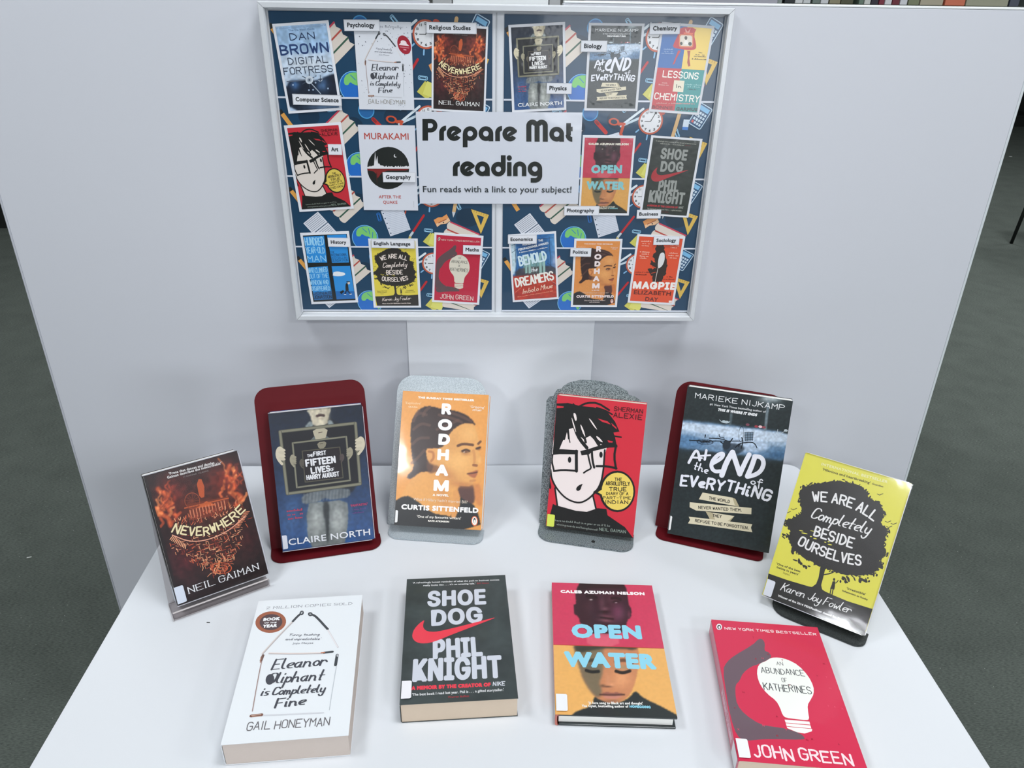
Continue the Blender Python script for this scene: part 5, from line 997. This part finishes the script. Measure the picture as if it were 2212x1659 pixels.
TW = {'Computer Science': (.06, .94, .62), 'Psychology': (.09, .86, .55), 'Religious Studies': (.06, .88, .55), 'Physics': (.11, .80, .5), 'Biology': (.12, .80, .55), 'Chemistry': (.11, .90, .55), 'Art': (.22, .74, .5), 'Geography': (.09, .85, .55), 'Photography': (.08, .86, .5), 'Business': (.1, .88, .5), 'History': (.13, .82, .5), 'English Language': (.06, .9, .5), 'Maths': (.13, .83, .5), 'Economics': (.09, .86, .5), 'Politics': (.12, .84, .5), 'Sociology': (.11, .87, .5)}
for t, q in L:
    y = YB - .0031; c, w, h, an = rect_px(q, y)
    o = sheet('subject_label', c, w, h, an, y, .0006, paper_m, 'small white card on the noticeboard printed %s' % t, 'label', 'subject name cards on the noticeboard')
    a = Art([(0, 0), (100, 0), (100, 100), (0, 100)], w, h); x0, x1, _ = TW[t]; lo = any(ch in t for ch in 'gypj')
    a.stroke([(1, 2), (99, 2), (99, 98), (1, 98)], .5, (150, 154, 160), close=True)
    a.text(t, x0 * 100, 67, x1 * 100, 67, 40, (44, 48, 54), 'g', .10)
    me = a.mesh(); me.materials.append(matte); link('printed_word', me, None, o, Matrix.Translation((-w / 2, -h / 2, .00012)))

# ------------------------------------------------------------------ books
def pages(name, rgb):
    m = mat(name, rgb, 0.8, vary=.03, scale=60, spec=.2); nt = m.node_tree; tc = nt.nodes.new('ShaderNodeTexCoord'); mp = nt.nodes.new('ShaderNodeMapping'); mp.inputs['Scale'].default_value = (4, 4, 2600)
    n = nt.nodes.new('ShaderNodeTexNoise'); n.inputs['Scale'].default_value = 1; bp = nt.nodes.new('ShaderNodeBump'); bp.inputs['Strength'].default_value = .5; bp.inputs['Distance'].default_value = .0004
    nt.links.new(tc.outputs['Object'], mp.inputs[0]); nt.links.new(mp.outputs[0], n.inputs[0]); nt.links.new(n.outputs['Fac'], bp.inputs['Height']); nt.links.new(bp.outputs[0], nt.nodes['Principled BSDF'].inputs['Normal']); return m
film = clear_mat('clear film', (.97, .97, .98), .25, .06); rim_m = mat('film edge', (206, 206, 212), .25, coat=.4)
def book(name, label, M4, w, h, th, key, cover, spine, pg, tint=(1, 1, 1), hard=False, jacket=False, sticker=None, spine_text=None, gloss=.35, round_s=.003, rough=.32):
    t = empty(name, M4); tag(t, label, 'book'); ct = .0022 if hard else .0005; ins = .0035 if hard else .0008
    cm = mat('cover ' + key, cover, rough, coat=gloss); sm = mat('spine ' + key, spine, rough, coat=gloss); r = min(round_s, th * .2)
    box_obj('back_cover', (-w / 2 + r, 0, 0), (w / 2, h, ct), cm, t, ct * .3); box_obj('front_cover', (-w / 2 + r * .5, 0, th - ct), (w / 2, h, th), cm, t, ct * .3)
    # spine wraps from the back cover to the front cover
    n = 8; out = []
    for i in range(n + 1):
        a = PI / 2 * i / n; out.append((-w / 2 + r - r * math.sin(a), r - r * math.cos(a)))
    for i in range(n + 1):
        a = PI / 2 * i / n; out.append((-w / 2 + r - r * math.cos(a), th - r + r * math.sin(a)))
    inn = [(x + ct * (1 if i > 0 else 0) * 1.0, min(max(z, ct), th - ct)) for i, (x, z) in enumerate(out)]
    bm = bmesh.new(); rows = []
    for (x, z), (xi, zi) in zip(out, inn): rows.append([bm.verts.new((x, 0, z)), bm.verts.new((x, h, z)), bm.verts.new((xi + .0001, h, zi)), bm.verts.new((xi + .0001, 0, zi))])
    for i in range(len(rows) - 1):
        for j in range(4): bm.faces.new((rows[i][j], rows[i + 1][j], rows[i + 1][(j + 1) % 4], rows[i][(j + 1) % 4]))
    bm.faces.new(rows[0]); bm.faces.new(rows[-1][::-1]); link('spine', mesh_of(bm, False), sm, t)
    box_obj('page_block', (-w / 2 + ct + (.002 if hard else .0006), ins, ct + .0001), (w / 2 - ins, h - ins, th - ct - .0001), pg, t)
    pw = min(w, .1138) if key == 'city' else w
    put_print(key, t, pw, h, w / 2 - pw, 0, th + .00004, art_mat('book print ' + key, tint, rough, gloss, .08 if key == 'profile' else .18))
    if spine_text:
        a = Art([(0, 0), (h * 1000, 0), (h * 1000, th * 1000), (0, th * 1000)], h, th)
        for s_, x0, x1, hh, c_ in spine_text: a.text(s_, x0 * h * 1000, th * 500 + hh * 500 * th, x1 * h * 1000, th * 500 + hh * 500 * th, hh * th * 1000, c_, 'g', .12)
        me = a.mesh(); me.materials.append(matte); link('spine_print', me, None, t, mtx((0, -1, 0), (0, 0, 1), (-1, 0, 0), (-w / 2 - .00012, h, 0)))
    if sticker:
        sw, y0, y1, c_ = sticker; smt = mat('sticker %d' % sum(c_), c_, .35, coat=.3)
        prism_obj('shelf_label', rrect(-w / 2 + r * .4, y0, -w / 2 + sw, y1, [0, .002, .002, 0], 4), th + .0014, th + .0016, smt, t)
        if th > .012: box_obj('shelf_label', (-w / 2 - .0003, y0, th * .12), (-w / 2 - .00015, y1, th - r * .6), smt, t)
    if jacket:
        bm = bmesh.new(); prism(bm, rrect(-w / 2 - .0008, -.0012, w / 2 + .0022, h + .0016, [.0005, .004, .004, .0005], 4), th + .0019, th + .00205); link('clear_jacket', mesh_of(bm), film, t)
        bm = bmesh.new(); box(bm, (w / 2 + .0004, .001, th + .0006), (w / 2 + .0012, h - .003, th + .0017)); box(bm, (-w / 2, -.0010, th + .0006), (w / 2 - .003, -.0003, th + .0017)); box(bm, (-w / 2, h + .0003, th + .0006), (w / 2 - .003, h + .0010, th + .0017)); link('jacket_edge', mesh_of(bm), rim_m, t)
    return t
def lean(P_, th):
    x, y, z, a, t, w, h, c = P_; R = np.array([math.cos(a), math.sin(a), 0]); B = np.array([-math.sin(a) * math.cos(t), math.cos(a) * math.cos(t), math.sin(t)]); N = np.cross(R, B)
    R2 = R * math.cos(c) + B * math.sin(c); B2 = -R * math.sin(c) + B * math.cos(c)
    return mtx(R2, B2, N, np.array([x, y, z]) - N * th), mtx(R, B, N, np.array([x, y, z]) - N * th), w, h
cream = pages('page edges cream', (226, 220, 204)); white_p = pages('page edges white', (244, 244, 240)); tan_p = pages('page edges tan', (214, 196, 176))
pink_p = pages('page edges beige', (206, 194, 186))
LB = [('city', 'small black paperback with an upside-down burning city, leaning on the clear stand', [-0.3515, -0.3238, 0.7457, 0.5422, 1.1408, 0.1185, 0.1748, -0.0036], .028, (34, 26, 26), (40, 36, 34), white_p, dict(jacket=True, sticker=(.0125, .002, .0245, (214, 222, 232)), spine_text=[('NEIL GAIMAN', .06, .36, .3, (120, 122, 120)), ('NEVERWHERE', .45, .85, .36, (120, 122, 120))], gloss=.5)),
 ('boy', 'blue paperback of a headless boy in nested frames, on the dark red stand', [-0.2298, -0.2305, 0.7431, 0.2193, 1.1811, 0.1294, 0.1986, -0.0062], .024, (40, 70, 120), (34, 52, 92), white_p, dict(jacket=True, sticker=(.008, .003, .023, (226, 228, 236)), spine_text=[('THE FIRST FIFTEEN LIVES OF HARRY AUGUST', .1, .72, .4, (190, 200, 216))], gloss=.5)),
 ('profile', 'orange paperback of a woman in profile, on the pale silver stand', [-0.0753, -0.1983, 0.748, -0.117, 1.0002, 0.1307, 0.2008, 0.0068], .026, (220, 150, 80), (214, 140, 74), white_p, dict(sticker=(.005, .004, .022, (232, 232, 232)), gloss=.6)),
 ('glasses', 'red paperback with a drawn face in black spectacles, on the speckled grey stand', [0.1508, -0.2012, 0.7402, -0.2268, 1.2203, 0.131, 0.201, 0.0022], .018, (206, 50, 62), (190, 60, 60), cream, dict(sticker=(.0125, .001, .020, (214, 226, 92)), gloss=.5)),
 ('bicycle', 'large black book with a fallen bicycle and white brush lettering, on the red stand', [0.3355, -0.2317, 0.7428, -0.3627, 1.2244, 0.1454, 0.2233, 0.0225], .026, (36, 44, 46), (34, 40, 42), white_p, dict(sticker=(.004, .006, .028, (228, 232, 236)), spine_text=[('AT THE END OF EVERYTHING   MARIEKE NIJKAMP', .04, .74, .34, (170, 172, 176))], gloss=.25)),
 ('tree', 'yellow paperback with a black tree in a clear jacket, leaning at the right edge', [0.4204, -0.3784, 0.7448, -0.6147, 1.0573, 0.1301, 0.1995, 0.0059], .022, (226, 221, 84), (214, 208, 90), white_p, dict(jacket=True, sticker=(.012, .001, .023, (224, 228, 234)), gloss=.5))]
POSE = {}
for key, lab, P_, th, cc, sc_, pg, kw in LB:
    M4, M0, w, h = lean(P_, th); POSE[key] = (P_, th, M0); book('paperback_book' if key != 'bicycle' else 'hardback_book', lab, M4, w, h, th, key, cc, sc_, pg, **kw)
def flat(q, th):
    C = [on_z(*p, DESK + th) for p in q]; c = (C[2] + C[3]) / 2; r = (C[1] - C[0]) + (C[2] - C[3]); u = (C[0] - C[3]) + (C[1] - C[2])
    an = (math.atan2(r[1], r[0]) + math.atan2(-u[0], u[1])) / 2; w = (np.linalg.norm(C[1] - C[0]) + np.linalg.norm(C[2] - C[3])) / 2; h = (np.linalg.norm(C[0] - C[3]) + np.linalg.norm(C[1] - C[2])) / 2
    cen = sum(C) / 4; B = np.array([-math.sin(an), math.cos(an), 0]); o = cen - B * h / 2
    return mtx((math.cos(an), math.sin(an), 0), B, (0, 0, 1), (o[0], o[1], DESK + .0003)), w, h
FB = [('matches', 'thick white paperback with a matchstick house lying flat at the front left of the desk', [(562.1, 1300.5), (785.4, 1282.9), (750.2, 1588.5), (471.6, 1611.2)], .032, (224, 228, 234), (222, 226, 232), pink_p, dict(gloss=.3)),
 ('tick', 'thick charcoal paperback with a red tick lying flat on the desk', [(882, 1253.6), (1093.6, 1240.2), (1116.3, 1508.5), (859.3, 1524.1)], .029, (56, 64, 64), (60, 66, 66), tan_p, dict(sticker=(.0125, .007, .0315, (232, 232, 236)), gloss=.25)),
 ('faces', 'slim pink and orange hardback of two half faces lying flat on the desk', [(1193.9, 1260), (1408.6, 1263.9), (1462.8, 1552.4), (1197, 1543.7)], .0175, (44, 52, 54), (196, 110, 96), white_p, dict(hard=True, sticker=(.014, .004, .027, (232, 234, 238)), gloss=.25)),
 ('bulb', 'pinkish red paperback of a hand round a white bulb lying flat at the front right', [(1539.6, 1341), (1770.5, 1353.7), (1867.9, 1664.2), (1591.7, 1645.8)], .024, (205, 50, 80), (206, 84, 112), tan_p, dict(jacket=False, sticker=(.0135, .003, .026, (232, 232, 236)), spine_text=[('AN ABUNDANCE OF KATHERINES', .5, .84, .4, (234, 190, 204))], gloss=.4))]
for key, lab, q, th, cc, sc_, pg, kw in FB:
    M4, w, h = flat(q, th); book('hardback_book' if kw.get('hard') else 'paperback_book', lab, M4, w, h, th, key, cc, sc_, pg, **kw)

# ------------------------------------------------------------------ book stands
def speck(name, a, b, scale, rough=.4, metal=.3):
    if name in MATS: return MATS[name]
    m = mat(name, a, rough, metal, bump=.5, bscale=scale); nt = m.node_tree; bs = nt.nodes['Principled BSDF']; tc = nt.nodes.new('ShaderNodeTexCoord'); n = nt.nodes.new('ShaderNodeTexNoise'); n.inputs['Scale'].default_value = scale; n.inputs['Detail'].default_value = 2
    cr = nt.nodes.new('ShaderNodeValToRGB'); cr.color_ramp.elements[0].position = .42; cr.color_ramp.elements[0].color = (*lin(b), 1); cr.color_ramp.elements[1].position = .56; cr.color_ramp.elements[1].color = (*lin(a), 1)
    nt.links.new(tc.outputs['Object'], n.inputs[0]); nt.links.new(n.outputs['Fac'], cr.inputs[0]); nt.links.new(cr.outputs[0], bs.inputs['Base Color']); return m
def stand(key, label, plate, base, m, t_pl=.0016, strut=.15, bt=.0026, clear=False):
    P_, th, M0 = POSE[key]; x, y, z, a, t = P_[:5]
    root_m = Matrix.Translation((x, y, DESK)) @ Matrix.Rotation(a, 4, 'Z'); r = empty('book_stand', root_m); tag(r, label, 'book stand')
    inv = root_m.inverted()
    prism_obj('back_plate', plate, -t_pl - .0004, -.0004, m, r, inv @ M0, .0004)
    prism_obj('base_plate', [(u, f) for u, f in base], .0003, bt, m, r, None, .0006)
    if strut:
        B = Vector((0, math.cos(t), math.sin(t))); back = Vector((0, 0, 0)) + Vector(inv @ M0.translation); top = back + B * strut + Vector((0, t_pl / max(math.sin(t), .1) + .001, -.002)); foot = Vector((0, top.y + .012, .0005))
        bm = bmesh.new(); d = (foot - top); n = Vector((0, .0015, 0)); vs = [bm.verts.new(v) for v in (top + Vector((-.02, 0, 0)), top + Vector((.02, 0, 0)), foot + Vector((.02, 0, 0)), foot + Vector((-.02, 0, 0)), top + Vector((-.02, .0015, 0)), top + Vector((.02, .0015, 0)), foot + Vector((.02, .0015, 0)), foot + Vector((-.02, .0015, 0)))]
        for f in ((0, 1, 2, 3), (7, 6, 5, 4), (0, 4, 5, 1), (1, 5, 6, 2), (2, 6, 7, 3), (3, 7, 4, 0)): bm.faces.new([vs[i] for i in f])
        link('rear_strut', mesh_of(bm), m, r)
    return r
red_m = mat('red enamel', (88, 10, 20), 0.5, coat=.0, spec=.2, vary=.03); sil_m = speck('silver hammered', (190, 199, 205), (166, 176, 184), 800); gry_m = speck('grey hammered', (150, 160, 164), (74, 84, 88), 950); blk_m = speck('black textured', (52, 58, 58), (36, 40, 40), 700, .6, .1)
stand('boy', 'dark red metal book stand with rounded corners behind the blue boy book', rrect(-.0824, -.002, .0728, .2335, [.002, .002, .020, .020], 8), [(u, f) for u, f in rrect(-.0824, -.0105, .0745, .024, [.018, .018, .001, .001], 6)], red_m)
stand('bicycle', 'dark red metal book stand behind the large black bicycle book', rrect(-.0945, -.002, .064, .2262, [.002, .002, .026, .022], 8), [(u, f) for u, f in rrect(-.0905, -.006, .0665, .024, [.014, .010, .001, .001], 6)], red_m)
stand('profile', 'pale silver metal book stand behind the orange profile book', rrect(-.0815, -.002, .0575, .2275, [.002, .002, .028, .026], 8), [(u, f) for u, f in rrect(-.0765, -.0125, .0675, .022, [.018, .016, .001, .001], 6)], sil_m, strut=.13)
gp = [(-.0785, -.002), (.0645, -.002), (.0645, .186), (.063, .192), (.057, .196), (.0545, .2035), (.046, .2085), (.0375, .2095), (.0345, .215), (.020, .2215), (-.002, .2255), (-.0185, .226), (-.036, .2245), (-.052, .219), (-.0605, .2125), (-.0625, .2085), (-.0690, .2065), (-.0725, .201), (-.0735, .1965), (-.080, .1945), (-.0838, .188)]
stand('glasses', 'speckled grey metal book stand with a stepped domed top behind the red spectacles book', gp, [(u, f) for u, f in rrect(-.0765, -.024, .0665, .018, [.022, .018, .001, .001], 6)], gry_m, bt=.0032)
hs = [o for o in bpy.data.objects if o.name.startswith('book_stand')][-1]
bm = bmesh.new(); prism(bm, [(.008 + .0028 * math.cos(i * PI / 8), -.012 + .0028 * math.sin(i * PI / 8)) for i in range(16)], .0031, .0036); link('screw_hole', mesh_of(bm), mat('dark hole', (24, 26, 28), .8), hs)
stand('tree', 'small black metal book stand under the yellow tree book', rrect(-.045, -.002, .055, .13, [.002, .002, .02, .02], 8), [(u, f) for u, f in rrect(-.052, -.0105, .069, .020, [.024, .014, .001, .001], 6)], blk_m, strut=.1, bt=.0032)
acr = clear_mat('clear acrylic', (.86, .84, .84), .35, .05)
r = stand('city', 'clear acrylic book stand holding the small burning city book', [(-.0675, -.002), (.0625, -.002), (.0655, .166), (.063, .1685), (-.055, .1685), (-.0572, .166)], [(u, f) for u, f in rrect(-.0675, -.006, .0575, .026, [.004, .004, .001, .001], 4)], acr, .003, strut=.12, bt=.0033)
box_obj('front_lip', (-.0675, -.0085, .0003), (.0575, -.0062, .0125), acr, r, .0008)
box_obj('lip_edge', (-.067, -.0086, .0125), (.057, -.0061, .0131), mat('acrylic edge', (196, 190, 190), .2, coat=.5), r, .0002); box_obj('base_edge', (-.0682, -.009, .0003), (-.0677, .026, .0033), mat('acrylic edge', (196, 190, 190), .2, coat=.5), r, .0001)

# ------------------------------------------------------------------ background: shelf of files behind the screen, dark furniture, chair
YS = 1.1; zs = on_y(1760, 8.5, YS)[2]; X = lambda px, py=8: on_y(px, py, YS)[0]
su = empty('shelving_unit', Matrix.Translation((1.0, YS + .15, 0))); tag(su, 'grey metal shelving seen over the top of the screen on the right', 'shelf'); so = Matrix.Translation((-1.0, -YS - .15, 0)); shm = mat('shelf metal', (140, 150, 146), .45, .2)
box_obj('shelf_board', (X(1684), YS, zs - .02), (1.46, YS + .3, zs), shm, su, .001, so); box_obj('shelf_board', (X(1684), YS, .1), (1.46, YS + .3, .12), shm, su, .001, so)
box_obj('back_panel', (X(1684), YS + .301, .1), (1.46, YS + .31, 1.75), shm, su, 0, so)
for x in (X(1679), 1.44): box_obj('upright', (x, YS, 0), (x + .012, YS + .3, 1.75), shm, su, .001, so)
box_obj('end_screen', (X(1262), YS - .02, 0), (X(1674), YS + .02, 1.6), mat('mauve grey panel', (176, 176, 188), .6), su, .002, so)
FL = [(1700, 1722, (40, 46, 50), 'book', 'black'), (1723, 1740, (214, 216, 218), 'book', 'white'), (1741, 1757, (206, 210, 212), 'book', 'off-white'), (1761, 1778, (110, 124, 118), 'box file', 'grey-green'), (1779, 1796, (208, 210, 214), 'book', 'pale grey'), (1798, 1822, (140, 134, 108), 'box file', 'olive brown'), (1823, 1850, (78, 80, 58), 'box file', 'dark olive'),
 (1862, 1873, (104, 124, 110), 'book', 'muted green'), (1874, 1888, (206, 208, 204), 'book', 'white spined'), (1889, 1905, (48, 44, 56), 'book', 'dark violet'), (1906, 1918, (126, 44, 62), 'book', 'maroon'), (1919, 1934, (216, 216, 220), 'book', 'bright white'), (1935, 1951, (112, 40, 54), 'book', 'deep red'), (1952, 1968, (214, 216, 222), 'book', 'cool white'), (1970, 1994, (126, 132, 104), 'box file', 'sage green'),
 (1996, 2046, (176, 168, 148), 'box file', 'beige'), (2050, 2094, (208, 116, 88), 'box file', 'orange'), (2096, 2188, (160, 160, 140), 'box file', 'wide khaki'), (2191, 2212, (76, 82, 96), 'book', 'slate blue')]
for i, (a_, b_, c_, cat, nm) in enumerate(FL):
    x0, x1 = X(a_, 8), X(b_, 8) - .001; hh = .235 + .02 * math.sin(i * 2.1)
    if x1 > 1.436: x1 = 1.436
    if x0 >= x1: continue
    t = empty('box_file' if cat == 'box file' else 'shelved_book', Matrix.Translation(((x0 + x1) / 2, YS + .02, zs + .0005))); w_ = x1 - x0
    tag(t, '%s %s standing on the shelf seen over the screen at the top right' % (nm, cat), cat)
    m = mat('file ' + nm, c_, .6); box_obj('spine', (-w_ / 2, 0, 0), (w_ / 2, .003, hh), m, t, .0008); box_obj('cover', (-w_ / 2, .0031, 0), (-w_ / 2 + .002, .2, hh), m, t); box_obj('cover', (w_ / 2 - .002, .0031, 0), (w_ / 2, .2, hh), m, t)
    box_obj('page_block', (-w_ / 2 + .0021, .0032, .002), (w_ / 2 - .0021, .196, hh - .004), white_p, t)
    if i in (1, 5, 9, 13): box_obj('shelf_label', (-w_ * .3, -.0006, .012), (w_ * .3, -.0001, .022), mat('file tag', (226, 228, 230), .5), t)
dm = mat('black furniture', (22, 26, 24), .7); wm = mat('dark oak', (70, 62, 52), .6)
def case(x0, x1, y0, lab, hh):
    t = empty('low_bookcase', Matrix.Translation(((x0 + x1) / 2, y0, 0))); tag(t, lab, 'bookcase'); w_ = (x1 - x0) / 2
    box_obj('plinth', (-w_, 0, 0), (w_, .35, .1), dm, t, .002); box_obj('side_panel', (-w_, 0, .101), (-w_ + .025, .35, hh), dm, t, .002); box_obj('side_panel', (w_ - .025, 0, .101), (w_, .35, hh), dm, t, .002)
    for z in (.101, hh / 2, hh - .001): box_obj('shelf', (-w_ + .026, .01, z), (w_ - .026, .34, z + .025), dm, t, .001)
    box_obj('back_panel', (-w_ + .026, .341, .13), (w_ - .026, .35, hh - .002), dm, t); box_obj('top', (-w_ - .01, -.01, hh + .025), (w_ + .01, .36, hh + .05), wm, t, .003)
case(-5.6, -3.0, 3.87, 'low black bookcase on the carpet beyond the left edge of the screen', 1.0); case(5.9, 9.0, 8.35, 'low black bookcase across the aisle beyond the right edge of the screen', 1.0)
ch = empty('chair', Matrix.Translation((3.625, 3.44, 0)) @ Matrix.Rotation(-PI / 2, 4, 'Z')); tag(ch, 'black metal-legged chair on the carpet beyond the right edge of the screen', 'chair'); cm = mat('black steel', (24, 28, 26), .4, .2); inv = ch.matrix_world.inverted()
def rod(name, a, b, r0, m, parent):
    a, b = Vector(a), Vector(b); d = b - a; q = d.to_track_quat('Z', 'Y').to_matrix().to_4x4(); bm = bmesh.new(); bmesh.ops.create_cone(bm, cap_ends=True, segments=12, radius1=r0, radius2=r0 * 1.25, depth=d.length)
    bmesh.ops.transform(bm, matrix=Matrix.Translation((a + b) / 2) @ q, verts=bm.verts[:]); return link(name, mesh_of(bm, True), m, parent)
f1 = inv @ Vector((3.394, 3.662, 0)); t1 = inv @ Vector((3.415, 3.64, .44))
for sx, sy in ((1, 1), (-1, 1), (1, -1), (-1, -1)): rod('leg', (f1.x * sx, f1.y * sy, .001), (t1.x * sx, t1.y * sy, .44), .010, cm, ch)
box_obj('seat', (-.215, -.215, .441), (.215, .215, .47), mat('chair seat', (40, 46, 50), .7), ch, .012); box_obj('backrest', (-.21, .235, .62), (.21, .26, .9), mat('chair seat', (40, 46, 50), .7), ch, .01)
for x in (-.18, .18): rod('back_post', (x, .200, .46), (x, .249, .70), .009, cm, ch)
p_ = on_z(2183, 338, 0); o = box_obj('paper_scrap', (-.012, -.008, 0), (.012, .008, .001), mat('paper scrap', (220, 222, 220), .8), None, 0, Matrix.Translation(p_)); tag(o, 'tiny white paper scrap on the carpet right of the screen', 'scrap')
p_ = on_z(63, 1204, 0); o = box_obj('thread_scrap', (-.006, -.0012, 0), (.006, .0012, .001), mat('paper scrap', (220, 222, 220), .8), None, 0, Matrix.Translation(p_) @ Matrix.Rotation(.3, 4, 'Z')); tag(o, 'tiny white thread on the dark carpet left of the desk', 'scrap')
